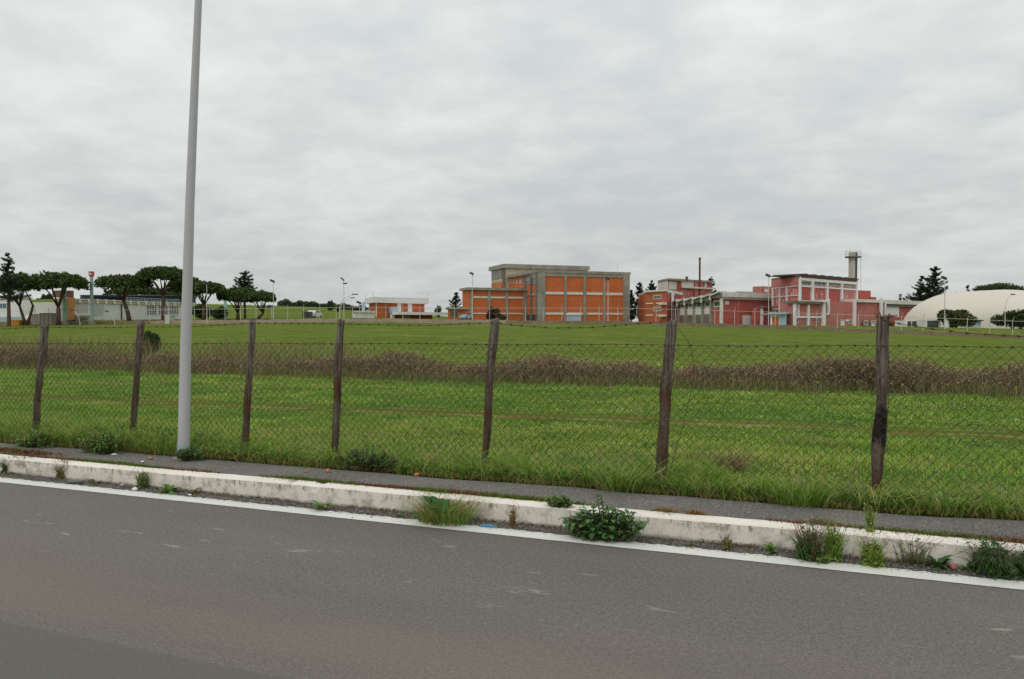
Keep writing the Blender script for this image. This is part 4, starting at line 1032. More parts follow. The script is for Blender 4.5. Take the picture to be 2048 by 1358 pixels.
for i, (px, py, R, H, nl, col, lab) in enumerate([
    (641, 1019, .07, .12, 14, (.11, .2, .04), 'single bright green seedling at the kerb foot below the kerb joint'),
    (800, 1033, .06, .04, 12, (.06, .12, .03), 'flat dark rosette in the gutter near the grass tuft'),
    (341, 984, .11, .13, 20, (.10, .2, .035), 'yellow green broad leaf weed in the gutter beyond the spiky one'),
    (190, 967, .06, .08, 14, (.13, .15, .04), 'small yellowish weed beside the grey pipe piece'),
    (390, 986, .07, .09, 9, (.12, .17, .04), 'thin seedling on a brown soil heap in the gutter'),
    (1540, 1103, .06, .08, 12, (.09, .18, .035), 'little bright weed alone at the kerb foot'),
    (1875, 1133, .10, .11, 18, (.06, .13, .035), 'dark leafy rosette near the broken brick'),
    (1935, 1137, .08, .09, 14, (.09, .16, .04), 'pale green rosette right of the broken brick'),
    (1830, 1124, .07, .08, 14, (.07, .14, .04), 'small green weed under wispy dry stems'),
    (1380, 1090, .05, .05, 10, (.10, .13, .04), 'tiny weed in the gutter right of the big leafy plant'),
    (1640, 1125, .07, .08, 14, (.17, .24, .04), 'yellow green round leaf weed beneath the feathery plant')]):
    rosette('gutter_weed', lab, gut(px, py), R, H, nl, col, 410 + i, .38, .3, 'small weeds in the gutter')
tw = [(285, 975, .10, .20, 16, (.13, .18, .05), 'spiky green weed in front of the kerb before the lamp post', gut, 90, (.14, .16, .06)),
      (130, 955, .15, .24, 26, (.15, .16, .045), 'yellowing weed clump behind the grey pipe piece', gut, 130, (.18, .12, .07)),
      (58, 945, .16, .24, 24, (.06, .10, .035), 'dark wispy weed clump second from the photo edge', gut, 150, (.12, .09, .06)),
      (18, 944, .13, .22, 20, (.06, .10, .03), 'dark weed clump at the edge of the photo', gut, 120, (.12, .09, .06)),
      (92, 950, .10, .14, 14, (.13, .12, .05), 'low brownish weed between two taller gutter clumps', gut, 80, (.16, .1, .06)),
      (1618, 1118, .17, .30, 34, (.06, .12, .035), 'dark weed with red brown seed stems against the kerb', gut, 150, (.20, .08, .07)),
      (1665, 1119, .11, .32, 20, (.16, .24, .045), 'feathery light green weed next to the red stemmed one', gut, 170, (.15, .2, .05)),
      (1745, 1129, .13, .24, 20, (.17, .24, .045), 'bright green weed below the tall one growing on the kerb', gut, 150, (.15, .14, .05)),
      (1740, 1066, .05, .28, 8, (.19, .24, .06), 'tall thin yellow green weed growing out of the kerb top', pav, 60, (.2, .2, .08)),
      (1825, 1126, .24, .26, 16, (.10, .13, .05), 'airy dry stems fanning out in front of the kerb', gut, 20, (.15, .11, .08)),
      (1985, 1145, .26, .30, 40, (.05, .10, .03), 'dark spreading weed with many bare stems near the photo corner', gut, 260, (.15, .09, .08)),
      (2052, 1150, .14, .2, 20, (.05, .10, .03), 'dark leafy weed cut by the photo edge', gut, 160, (.12, .09, .07)),
      (1025, 1054, .05, .22, 7, (.22, .15, .06), 'thin reddish dry weed standing against the kerb face', gut, 30, (.25, .13, .07)),
      (1453, 1098, .07, .14, 8, (.16, .15, .06), 'short dry twig weed at the kerb foot', gut, 24, (.2, .14, .08)),
      (1640, 1050, .10, .13, 16, (.15, .14, .05), 'brown green tuft behind the kerb', pav, 60, (.17, .12, .06)),
      (1320, 1036, .13, .07, 14, (.20, .15, .05), 'low reddish weed patch on the kerb top', pav, 60, (.24, .10, .06)),
      (1385, 1040, .10, .08, 12, (.22, .13, .05), 'reddish and yellow weed patch further along the kerb top', pav, 50, (.26, .09, .06)),
      (762, 1001, .04, .05, 6, (.16, .12, .05), 'small brown sprig on the kerb edge', pav, 16, (.2, .12, .06)),
      (555, 975, .16, .05, 12, (.09, .15, .03), 'low dark green weed patch on the kerb top by the joint', pav, 120, (.14, .12, .05)),
      (855, 995, .17, .06, 14, (.13, .18, .035), 'low green weed patch on the kerb top over the grass tuft', pav, 120, (.14, .12, .05))]
for i, (px, py, R, H, ns, col, lab, fn, lv, sc_) in enumerate(tw):
    low = fn is pav and H < .15
    loc_ = fn(px, py)
    if low:      # keep the patch on the kerb's inner joint
        s_, n_ = toL(Vector(loc_)); q_ = L(s_, 5.935, .157); loc_ = (q_.x, q_.y, q_.z)
    twiggy('roadside_weed', lab, loc_, R * (1.5 if low else 1), H * (.6 if low else 1), ns, col, 440 + i, 'wispy weeds along the kerb', int(lv * (3 if low else 2.6)), sc_, lz=.010 if low else .015, ax=.22 if low else 1.0)
# plants on the verge
p = pav(735, 940); leafy_plant('verge_shrub', 'dark green leafy shrublet leaning onto the pavement at the verge', (p[0], p[1], .16), .40, .16, .24, 60, .045, (.06, .135, .032), 470)
p = pav(382, 921); leafy_plant('verge_shrub', 'green leafy plant hugging the lamp post foot', (p[0], p[1], .16), .20, .12, .16, 26, .05, (.06, .14, .03), 471)
p = at_z(200, 905, .16); leafy_plant('verge_shrub', 'tall soft green weed clump against the fence before the lamp post', (p.x, p.y, .14), .34, .16, .30, 54, .045, (.12, .25, .045), 472)
p = at_z(66, 893, .16); leafy_plant('verge_shrub', 'green weed clump at the foot of the thin dark post', (p.x, p.y, .14), .34, .16, .24, 44, .045, (.12, .23, .045), 473)
p = at_z(490, 917, .16); leafy_plant('verge_shrub', 'dark low leafy weeds at the foot of the split post', (p.x, p.y, .14), .36, .13, .15, 40, .04, (.07, .15, .035), 474)
p = at_z(1500, 965, .14); twiggy('brown_shrub', 'small brown twiggy shrub in the grass behind the fence', (p.x, p.y + .6, gz(p.x, p.y + .6)), .34, .24, 70, (.20, .17, .08), 475, None, 110, (.24, .15, .10), lz=.014)
for i, (px, py, lab) in enumerate([(1755, 1012, 'dark grass tuft wrapped round the foot of the charred post'), (1325, 960, 'long arching grass tuft at the foot of the gnarled post'), (1240, 975, 'bright green long bladed tuft to the side of the gnarled post'),
                                   (1400, 985, 'arching green and straw tuft past the gnarled post'), (965, 945, 'pale arching grass at the foot of the slender grey topped post'), (1600, 1005, 'straw mixed grass tuft midway between the thick posts'), (1890, 1020, 'straw grass tuft beyond the charred post')]):
    p = at_z(px, py, .17)
    tuft('long_grass_tuft', lab, (p.x, p.y, .15), .22, (.17, .28, .25, .22, .24, .22, .22)[i], 230, [(.15, .30, .04), (.22, .36, .06), (.11, .22, .03), (.42, .42, .17)] if i else [(.07, .14, .03), (.13, .22, .04)], 480 + i, 'long grass tufts at the fence foot', (.005, .011), (.5, 1.7))
# ------------------------------------------------------------------ litter
def blob(name, label, cat, loc, r, mat, seed, sz=(1, 1, .5), group=None):
    mb = MB(); rng = random.Random(seed); n = 10; m = 6
    for k in range(m + 1):
        th = math.pi * k / m
        for j in range(n):
            a = 2 * math.pi * j / n; q = r * rng.uniform(.78, 1.15)
            mb.v.append((loc[0] + q * sz[0] * math.sin(th) * math.cos(a), loc[1] + q * sz[1] * math.sin(th) * math.sin(a), max(loc[2], loc[2] + r * sz[2] * .8 + q * sz[2] * math.cos(th))))
    for k in range(m):
        for j in range(n): a = k * n + j; b2 = k * n + (j + 1) % n; mb.f.append((a, b2, b2 + n, a + n))
    o = mb.build(name, mat, None, True, loc); return tag(o, label, cat, group)
blob('orange_peel', 'bright orange peel on the pavement before the dark shrublet', 'litter', pav(656, 945), .024, M['peelo'], 1, (1, .8, .9), 'orange scraps on the pavement')
blob('orange_peel', 'red orange scrap on the pavement near the lamp post', 'litter', pav(301, 918), .022, M['peelo'], 2, (1.2, .8, .6), 'orange scraps on the pavement')
blob('orange_peel', 'small orange scrap at the grass edge past the dark shrublet', 'litter', pav(833, 952), .022, M['peelo'], 3, (1.2, .8, .8), 'orange scraps on the pavement')
blob('orange_peel', 'faint yellow orange scrap left of the brightest peel', 'litter', pav(611, 945), .015, M['peelo'], 4, (.8, .8, .9), 'orange scraps on the pavement')
blob('paper_scrap', 'white paper scrap at the grass edge short of the lamp post', 'litter', pav(228, 910), .028, M['litterw'], 5, (1.3, .6, .35), 'white scraps')
blob('paper_scrap', 'tiny white scrap in the middle of the pavement', 'litter', pav(285, 925), .018, M['litterw'], 6, (1, 1, .6), 'white scraps')
blob('paper_scrap', 'white scrap caught in the plant at the lamp post foot', 'litter', (pav(396, 907)[0], pav(396, 907)[1] - .05, .2), .04, M['litterw'], 7, (.9, .8, .8), 'white scraps')
blob('paper_scrap', 'crumpled white scrap in the gutter beside the spiky weed', 'litter', gut(270, 981), .028, M['litterw'], 8, (1, .9, .7), 'white scraps')
blob('paper_scrap', 'white scrap under the spreading weed near the photo corner', 'litter', gut(2028, 1148), .035, M['litterw'], 9, (1.2, .9, .6), 'white scraps')
blob('brick_fragment', 'broken red brick piece at the kerb foot', 'rubble', gut(1908, 1139), .020, M['brickred'], 10, (1, .7, 1.2))
blob('stone', 'grey brown stone at the kerb foot beyond the yellowish weed', 'stone', gut(245, 973), .022, M['stone'], 11, (1.2, .7, .8))
for i, (px, py, r_) in enumerate([(660, 1026, .02), (681, 1027, .013), (743, 1035, .016), (800, 1044, .014), (705, 1036, .011), (596, 1014, .011), (380, 992, .024), (1560, 1112, .012), (1455, 1104, .012), (1880, 1100, .01)]):
    blob('gutter_stone', 'small pale stone among the gutter grit', 'stone', gut(px, py - 1), r_ * .6, M['litterw'] if i % 3 == 0 else M['stone'], 20 + i, (1.3, .8, .6), 'pale stones in the gutter')
mb = MB(); p = gut(975, 1053); a, b2 = Vector(p) - UR * .06 + Vector((0, 0, .008)), Vector(p) + UR * .08 + Vector((0, 0, .008))
mb.prism([(a + NR * .010).xy[:], (a - NR * .016).xy[:], ((a + b2) / 2 - NR * .022).xy[:], (b2 - NR * .005).xy[:], (b2 + NR * .004).xy[:], ((a + b2) / 2 + NR * .02).xy[:]], .006, [.016, .012, .02, .012, .013, .022])
tag(mb.build('plastic_wrapper', M['litteru'], None, False, p), 'flat blue plastic scrap in the gutter', 'litter')
mb = MB(); p = gut(150, 967); c_ = Vector(p) + Vector((0, 0, .022)); mb.tube([c_ - UR * .075 - NR * .02, c_ - UR * .065 - NR * .015, c_ + UR * .06 + NR * .02, c_ + UR * .08 + NR * .025], [.018, .021, .018, .012], 12)
tag(mb.build('pipe_piece', M['pipe'], None, True, p), 'short grey pipe piece lying in the gutter', 'litter')

# ------------------------------------------------------------------ far boundary: low wall and tubular fence
def bpt(px): # point on boundary line for a pixel column
    A_, B_ = (N2[0] * DF - U2[0] * 400, N2[1] * DF - U2[1] * 400), (N2[0] * DF + U2[0] * 400, N2[1] * DF + U2[1] * 400)
    return on_line(px, HOR, A_, B_)
def lowwall(name, label, pxa, pxb, mat, h, thick):
    a, b2 = bpt(pxa), bpt(pxb); n = 120; mb = MB(); nv = Vector((N2[0], N2[1], 0)) * thick; prev = None
    t = tag(bpy.data.objects.new('x', None), None) if False else None
    for i in range(n + 1):
        p = a.lerp(b2, i / n); z = gz(p.x, p.y); hh = h + (float(vn(i * .7, 1.0, 3)) - .5) * .12
        q = p + nv; k = len(mb.v); mb.v += [(p.x, p.y, z - .5), (p.x, p.y, z + hh), (q.x, q.y, z + hh), (q.x, q.y, z - .5)]
        if i:
            for j in range(3): mb.f.append((k - 4 + j, k + j, k + j + 1, k - 3 + j))
    m_ = a.lerp(b2, .5)
    return tag(mb.build(name, mat, None, False, (m_.x, m_.y, gz(m_.x, m_.y))), label, 'wall')
lowwall('low_wall', 'low pinkish concrete wall below the distant fence, ending at the brick wing', 300, 1013, M['wallp'], .5, .3)
lowwall('low_wall', 'low brown stone wall along the bank below the red works', 1016, 2250, M['wallb'], .42, .3)
lowwall('low_wall', 'low tan earth and stone edge in front of the pines', -200, 298, M['wallb'], .45, .3)
mb = None
ff = thing('steel_fence', 'pale distant steel fence with cranked post tops around the works', 'fence', tuple(bpt(1024)[:2]) + (gz(*bpt(1024)[:2]),))
pa = bpt(-120); i = 0; sp_ = 2.55; p = Vector((pa.x, pa.y, 0)); u2 = Vector((U2[0], U2[1], 0)); n2v = Vector((N2[0], N2[1], 0)) * .15
rails = []
while True:
    q = p + u2 * (sp_ * i) + n2v; pxq = 1024 + F * q.x / q.y
    if pxq > 2160 or i > 96: break
    z = gz(q.x, q.y); mb = MB(); mb.tube([(q.x, q.y, z - .2), (q.x, q.y, z + 2.25), (q.x + .05, q.y - .25, z + 2.6)], .038, 6)
    mb.build('post', M['metal'], ff); rails.append(Vector((q.x, q.y - .05, z + 2.15))); i += 1
mb = MB()
for a, b2 in zip(rails[:-1], rails[1:]): mb.tube([a, b2], .022, 4)
mb.build('top_rail', M['metal'], ff)
mb = MB()
for a, b2 in zip(rails[:-1], rails[1:]): mb.tube([a - Vector((0, 0, .75)), b2 - Vector((0, 0, .75))], .006, 3)
mb.build('strand', M['metal'], ff)

# ------------------------------------------------------------------ buildings
class Face:
    """vertical facade through two plan points; boxes placed by photo column and height"""
    def __init__(s, A, B):
        s.A, s.B = Vector((A[0], A[1], 0)), Vector((B[0], B[1], 0)); s.len = (s.B - s.A).length; s.u = (s.B - s.A) / s.len
        n = Vector((s.u.y, -s.u.x, 0)); 
        if n.dot(-s.A) < 0: n = -n
        s.n = n
    def t(s, px): return (on_line(px, HOR, s.A, s.B) - s.A).dot(s.u)
    def z(s, px, py): return on_line(px, py, s.A, s.B).z
    def box(s, mb, t0, t1, z0, z1, o0, o1):
        a, b = s.A + s.u * t0, s.A + s.u * t1
        P = []
        for zz in (z0, z1):
            P += [(a + s.n * o1) + Vector((0, 0, zz)), (b + s.n * o1) + Vector((0, 0, zz)), (b + s.n * o0) + Vector((0, 0, zz)), (a + s.n * o0) + Vector((0, 0, zz))]
        mb.hexa(P)
    def pbox(s, mb, px0, px1, y1, y0, o0, o1, ref=None):     # y1 top pixel, y0 bottom pixel at column ref
        r = ref if ref is not None else (px0 + px1) / 2
        s.box(mb, s.t(px0), s.t(px1), s.z(r, y0), s.z(r, y1), o0, o1)
def window(par, Fc, px0, px1, y1, y0, glass='glass', frame='white2', mull=2, fw=.1, rows=1):
    mb = MB(); Fc.pbox(mb, px0, px1, y1, y0, -.1, .03); g = None
    t0, t1 = Fc.t(px0), Fc.t(px1); zr = (px0 + px1) / 2; z0, z1 = Fc.z(zr, y0), Fc.z(zr, y1)
    fb = MB()
    for (a, b2, c, d) in ((t0, t1, z1 - fw, z1), (t0, t1, z0, z0 + fw), (t0, t0 + fw, z0 + fw, z1 - fw), (t1 - fw, t1, z0 + fw, z1 - fw)): Fc.box(fb, a, b2, c, d, .031, .08)
    for k in range(1, mull): tm = t0 + (t1 - t0) * k / mull; Fc.box(fb, tm - fw * .3, tm + fw * .3, z0 + fw, z1 - fw, .031, .07)
    for k in range(1, rows): zm = z0 + (z1 - z0) * k / rows; Fc.box(fb, t0 + fw, t1 - fw, zm - fw * .3, zm + fw * .3, .031, .066)
    w = mb.build('window', M[glass], par); fb.build('window_frame', M[frame], w)
    return w
def part(par, name, mat, fn, label=None):
    mb = MB(); fn(mb)
    if name in SPLIT and len(mb.v) > 8 and len(mb.v) % 8 == 0:
        for k in range(len(mb.v) // 8):
            m2 = MB(); m2.v = mb.v[k * 8:k * 8 + 8]; m2.f = [tuple(q - k * 8 for q in f) for f in mb.f[k * 6:k * 6 + 6]]; o = m2.build(name, M[mat], par)
        return o
    o = mb.build(name, M[mat], par)
    if label: o['label'] = label
    return o
SPLIT = {'white_pier', 'bay_post', 'red_panel', 'column', 'pilaster', 'wing_pilaster', 'white_panel', 'leg', 'opening', 'side_pilaster', 'balcony_recess', 'bay_panel', 'pipe', 'emblem'}
def root_at(name, label, px, Y, cat='building', group=None):
    p = gp(px, Y); return thing(name, label, cat, p, group)
GA = math.radians(20); GD = Vector((math.cos(GA), math.sin(GA), 0)); GE = Vector((-math.sin(GA), math.cos(GA), 0))

# --- B1 big orange brick building
A0 = Vector((5.0, 150.0, 0))
def G1(a, b): return A0 + GD * a + GE * b
def poly(*pts): return [(p.x, p.y) for p in pts]
B1 = root_at('brick_works_building', 'large orange brick building with grey concrete frame and taller rear block', 1165, 152)
ztop = 1.6 + 110 / F * 150; W1 = 20.1; D1 = 16.3
part(B1, 'wall', 'orange', lambda m: m.prism(poly(G1(0, 0), G1(W1, 0), G1(W1, D1), G1(0, D1)), 0, ztop - .5))
part(B1, 'roof', 'conc', lambda m: m.prism(poly(G1(-.25, -.25), G1(W1 + .25, -.25), G1(W1 + .25, D1), G1(-.25, D1)), ztop - .5, ztop))
f1 = Face(G1(0, 0), G1(W1, 0)); f2 = Face(G1(0, D1), G1(0, 0))
def concrete1(m):
    f1.box(m, -.06, f1.t(1090), 0, ztop - .5, .0, .22); f1.box(m, f1.t(1245.5), W1 + .06, 0, ztop - .5, .0, .22)
    for px in (1130.5, 1169, 1208): f1.box(m, f1.t(px) - .25, f1.t(px) + .25, 0, ztop - .503, .0, .18)
    f1.box(m, f1.t(1090) + .003, f1.t(1245.5) - .003, ztop - 1.15, ztop - .503, 0, .14)
    f1.box(m, f1.t(1090) + .003, f1.t(1245.5) - .003, f1.z(1090, 633.5), f1.z(1090, 631), 0, .12) if False else None
part(B1, 'concrete_frame', 'conc', concrete1)
def band(m):
    for a, b2 in ((1090, 1127.5), (1133, 1166), (1172, 1205), (1211, 1245.5)):
        f1.box(m, f1.t(a) + .02, f1.t(b2) - .02, f1.z(1090, 588.5), f1.z(1090, 583.5), 0, .13)
        f1.box(m, f1.t(a) + .02, f1.t(b2) - .02, f1.z(1090, 629), f1.z(1090, 625), 0, .12)
part(B1, 'string_course', 'white', band)
part(B1, 'shutter_door', 'lblue', lambda m: f1.pbox(m, 1132, 1161, 629.5, 643.5, 0, .16))
part(B1, 'shutter_hood', 'white2', lambda m: f1.pbox(m, 1131, 1162.5, 627.0, 630, .165, .3))
def side1(m):
    f2.box(m, f2.t(1072.5), f2.len + .05, 0, ztop - .5, 0, .2)
    f2.box(m, f2.t(1049), f2.t(1052), 0, ztop - .51, 0, .25); f2.box(m, f2.t(1062.5), f2.t(1064.5), 0, ztop - .505, 0, .3)
part(B1, 'side_pilaster', 'concd', side1)
part(B1, 'side_panel', 'conc', lambda m: (f2.box(m, f2.t(1052) + .01, f2.t(1061.5) - .01, f2.z(1058, 562), ztop - .51, 0, .15), f2.box(m, f2.t(1052) + .01, f2.t(1061.5) - .01, f2.z(1058, 591), f2.z(1058, 586), 0, .15), f2.box(m, f2.t(1064.5) + .01, f2.t(1072.5) - .01, f2.z(1068, 557), ztop - .51, 0, .15), f2.box(m, f2.t(1064.5) + .01, f2.t(1072.5) - .01, f2.z(1068, 591), f2.z(1068, 586), 0, .15)))
window(B1, f2, 1052.4, 1061, 560, 568.5, 'glassb', 'conc', 1); window(B1, f2, 1065, 1072, 558, 567.5, 'glassb', 'conc', 1)
for a, b2 in ((1020, 1023.5), (1026, 1029.5), (1032, 1036), (1039, 1044)): window(B1, f2, a, b2, 559, 567, 'glassb', 'cream', 1, .3)
part(B1, 'side_canopy', 'concd', lambda m: f2.box(m, .1, f2.t(1061), ztop - .75, ztop - .55, .31, .6))
part(B1, 'dark_doorway', 'glass', lambda m: f2.box(m, f2.t(1050), f2.t(1074), 0, f2.z(1062, 629), .0, .1))
# rear block
zr = 1.6 + 122 / F * 165
R0, R1_, RD = -.885, 18.6, 9.5
part(B1, 'rear_wall', 'cream', lambda m: m.prism(poly(G1(R0, D1 + .05), G1(R1_, D1 + .05), G1(R1_, D1 + RD), G1(R0, D1 + RD)), 0, zr - .9))
part(B1, 'rear_roof', 'conc', lambda m: m.prism(poly(G1(R0 - .5, D1 - .4), G1(R1_ + .3, D1 - .4), G1(R1_ + .3, D1 + RD + .5), G1(R0 - .5, D1 + RD + .5)), zr - .9, zr))
f3 = Face(G1(R0, D1 + RD), G1(R0, D1 + .05))
part(B1, 'rear_pier', 'concd', lambda m: f3.box(m, f3.len - 1.4, f3.len + .05, 0, zr - .91, 0, .2))
for k in range(4):
    t0 = .3 + k * 1.95
    def wn(m, t0=t0): f3.box(m, t0, t0 + 1.3, zr - 3.0, zr - 1.1, 0, .05)
    part(B1, 'window', 'glass', wn)
    part(B1, 'brick_infill', 'orange', lambda m, t0=t0: f3.box(m, t0, t0 + 1.4, 6, zr - 3.7, 0, .06))
# low wing
zw = 9.0; f4 = Face(G1(-12.2, 6), G1(-.02, 6))
part(B1, 'wing_wall', 'orange', lambda m: m.prism(poly(G1(-12.2, 6), G1(-.02, 6), G1(-.02, 10.5), G1(-12.2, 10.5)), 0, zw - .5))
part(B1, 'wing_roof', 'conc', lambda m: m.prism(poly(G1(-12.7, 5.5), G1(-.02, 5.5), G1(-.02, 11), G1(-12.7, 11)), zw - .5, zw))
def wing(m):
    for px in (943, 978, 1013): f4.box(m, f4.t(px) - .28, f4.t(px) + .28, 0, zw - .503, 0, .2)
    f4.box(m, f4.t(1046), f4.len - .0, 0, zw - .503, 0, .2)
part(B1, 'wing_pilaster', 'conc', wing)
def wband(m):
    for a, b2 in ((945.5, 975.5), (980.5, 1010.5), (1015.5, 1045.5)):
        f4.box(m, f4.t(a), f4.t(b2), f4.z(945, 596), f4.z(945, 592.5), 0, .12); f4.box(m, f4.t(a), f4.t(b2), f4.z(945, 628), f4.z(945, 625.5), 0, .12)
part(B1, 'wing_band', 'white', wband)
for px, hh in ((1068, 1.7), (1095, 1.0), (1235, 1.4)):
    p = at_Y(px, 600, 156); part(B1, 'antenna', 'metal', lambda m, p=p, hh=hh: m.tube([(p.x, p.y, ztop - .1), (p.x, p.y, ztop + hh)], .04, 4))

# --- B2 small orange pavilion with white fascia
Yb = 150
q0, q1 = C(752, Yb), C(849, 158); e0, e1 = (q0[0] - 3.0, q0[1] + 9.0), (q1[0] - 3.0, q1[1] + 9.0)
B2 = root_at('pavilion_building', 'small orange brick pavilion with overhanging white roof fascia', 800, 152)
g1 = Face(q0, q1); zt2 = 1.6 + 56 / F * Yb; zb2 = 1.6 + 44.5 / F * Yb
part(B2, 'wall', 'orange', lambda m: m.prism([q0, q1, e1, e0], 0, zb2))
def fpoly(o):  # roof outline grown by o
    c = ((q0[0] + e1[0]) / 2, (q0[1] + e1[1]) / 2); return [(c[0] + (p[0] - c[0]) * (1 + o), c[1] + (p[1] - c[1]) * (1 + o)) for p in (q0, q1, e1, e0)]
part(B2, 'roof', 'white2', lambda m: m.prism(fpoly(.16), zb2, zt2))
part(B2, 'white_pier', 'white2', lambda m: (g1.pbox(m, 794, 801, 604.5, 624, 0, .25), g1.pbox(m, 815, 823, 604.5, 624, 0, .25), g1.pbox(m, 751.5, 753, 604, 634, 0, .12)))
part(B2, 'terrace', 'white2', lambda m: (g1.pbox(m, 777, 905, 624, 629.5, .4, 3.5, 777), g1.pbox(m, 777, 783, 627, 638, .5, 1.2, 777)))
part(B2, 'stair_canopy', 'lblue', lambda m: g1.pbox(m, 776, 788, 614, 626, .26, 1.2))
part(B2, 'terrace_wall', 'orange', lambda m: g1.pbox(m, 793, 860, 629, 642, .1, .8))
for a, b2 in ((804, 808), (809.5, 813), (815, 819)): window(B2, Face(tuple((g1.A + g1.n * .82)[:2]), tuple((g1.B + g1.n * .82)[:2])), a, b2, 631, 637, 'glass', 'white2', 1, .12)
part(B2, 'roof_rail', 'metal', lambda m: [m.tube([(q[0], q[1], zt2), (q[0], q[1], zt2 + .9)], .04, 4) for q in fpoly(.13)])
# white kiosk blocks
K = root_at('kiosk_building', 'low white annexe with small dark opening beside the pavilion', 725, 140)
k0, k1 = C(707, 140), C(749, 143); kf = Face(k0, k1); zk = 1.6 + 32 / F * 140
part(K, 'wall', 'white2', lambda m: m.prism([k0, k1, (k1[0] - 1, k1[1] + 4), (k0[0] - 1, k0[1] + 4)], 0, zk - .6))
part(K, 'parapet', 'white', lambda m: m.prism([C(706, 139.5), C(750, 142.5), (k1[0] - 1, k1[1] + 4), (k0[0] - 1, k0[1] + 4)], zk - .6, zk - .35))
part(K, 'chimney', 'lblue', lambda m: m.box((C(726, 142)[0], 142.5, zk + .2), (.55, .5, 2.2)))
window(K, kf, 733, 737, 620, 624, 'glass', 'white2', 1)
# small brick annexe left of the wing
AX = root_at('annexe_building', 'little brick annexe with a large dark window', 912, 132)
a0_, a1_ = C(896, 132), C(934, 134); af = Face(a0_, a1_); za = 1.6 + 35 / F * 132
part(AX, 'wall', 'orange', lambda m: m.prism([a0_, a1_, (a1_[0], a1_[1] + 5), (a0_[0], a0_[1] + 5)], 0, za - .3))
part(AX, 'roof', 'conc', lambda m: m.prism([C(891, 131.3), C(935, 133.3), (a1_[0] + .2, a1_[1] + 5.4), (a0_[0] - .6, a0_[1] + 5.4)], za - .3, za))
window(AX, af, 901, 915, 622, 634, 'glass', 'conc', 3)
# --- B3a three storey orange block
H0, H1, H2 = C(1292, 150), C(1333, 144), C(1364, 158)
BA = root_at('apartment_block', 'three storey orange brick block with balconies and white roof edge', 1320, 150)
fa, fb_ = Face(H0, H1), Face(H1, H2); zA = 1.6 + 74 / F * 144
part(BA, 'wall', 'orange_dark', lambda m: m.prism([H0, H1, H2, (H2[0] - 8, H2[1] + 6), (H0[0] + 1, H0[1] + 9)], 0, zA - .6))
part(BA, 'roof', 'white', lambda m: m.prism([C(1291, 149.7), C(1333.5, 143.6), C(1365, 157.8), (H2[0] - 8, H2[1] + 6), (H0[0] + 1, H0[1] + 9)], zA - .6, zA - .25))
part(BA, 'string_course', 'white2', lambda m: (fa.pbox(m, 1292.5, 1306, 606, 608, 0, .12), fa.pbox(m, 1313, 1324, 605.5, 607.5, 0, .12), fa.pbox(m, 1292.5, 1306, 629.5, 631.5, 0, .12), fa.pbox(m, 1313, 1324, 629, 631, 0, .12)))
for yy in ((590, 598.5), (614, 622.5)):
    window(BA, fa, 1307, 1323, yy[0], yy[1], 'glass', 'white', 5, .14)
for yy in (606, 630): part(BA, 'balcony', 'white', lambda m, yy=yy: fa.pbox(m, 1324, 1333.4, yy - 1, yy + 3.5, 0, .9))
part(BA, 'balcony_recess', 'red', lambda m: (fa.pbox(m, 1325, 1333, 588, 604.5, 0, .06), fa.pbox(m, 1325, 1333, 610, 628, 0, .06)))
part(BA, 'side_render', 'red', lambda m: fb_.box(m, .02, fb_.len, 0, fb_.z(1345, 590), 0, .1))
part(BA, 'side_band', 'white2', lambda m: (fb_.box(m, 0.03, fb_.len, fb_.z(1345, 586.5), zA - .62, 0, .2), fb_.box(m, fb_.t(1340), fb_.t(1343.5), 0, zA - .65, .2, .4)))
for a, b2 in ((1345, 1350), (1353.5, 1361), (1335, 1339.5)): window(BA, fb_, a, b2, 584, 590, 'glassb', 'white', 1, .12)
# --- B3b red penthouse block behind
PA, PB, PC = C(1336, 166), C(1424, 176), C(1316, 174)
BP = root_at('penthouse_block', 'shabby red and white upper block rising behind the saw-tooth hall', 1380, 172)
pf, pg = Face(PA, PB), Face(PC, PA); zP = 1.6 + 93 / F * 166
part(BP, 'wall', 'peel', lambda m: m.prism([PC, PA, PB, (PB[0] - 2, PB[1] + 8), (PC[0] + 2, PC[1] + 9)], 0, zP - .4))
part(BP, 'roof', 'conc', lambda m: m.prism([C(1315, 173.5), C(1336, 165), C(1426, 175.2), (PB[0] - 2, PB[1] + 9), (PC[0] + 2, PC[1] + 10)], zP - .4, zP))
part(BP, 'white_side', 'white', lambda m: pg.box(m, .05, pg.len - .02, zP - 3.8, zP - .42, 0, .12))
part(BP, 'white_panel', 'white', lambda m: (pf.pbox(m, 1337, 1352, 563, 579, 0, .12), pf.pbox(m, 1361, 1385, 562, 576, 0, .3), pf.pbox(m, 1408, 1413, 562, 577, 0, .1)))
part(BP, 'red_panel', 'red', lambda m: (pf.pbox(m, 1354, 1362, 560, 580, 0, .15), pf.pbox(m, 1414, 1423, 561, 578, 0, .12)))
part(BP, 'pink_panel', 'pink', lambda m: pf.pbox(m, 1386, 1402, 562, 600, 0, .5))
window(BP, pf, 1343, 1351, 567, 576, 'glassb', 'white2', 2)
part(BP, 'roof_edge', 'white', lambda m: pf.pbox(m, 1361, 1424, 574.5, 577.5, .5, .9))
part(BP, 'vent_pipe', 'rust', lambda m: m.tube([at_Y(1373.5, 562, 168), at_Y(1373.5, 553, 168)], .28, 8))
# chimney stack
cb = gp(1399, 172); ch = thing('chimney_stack', 'tall thin dark red steel chimney', 'chimney', cb)
ct = at_Y(1399, 515.5, 172)
part(ch, 'stack', 'chim', lambda m: m.tube([cb, (cb[0], cb[1], ct.z)], [.24, .21], 12)); part(ch, 'rim', 'rust', lambda m: m.tube([(cb[0], cb[1], ct.z - .5), (cb[0], cb[1], ct.z + .05)], .25, 12))
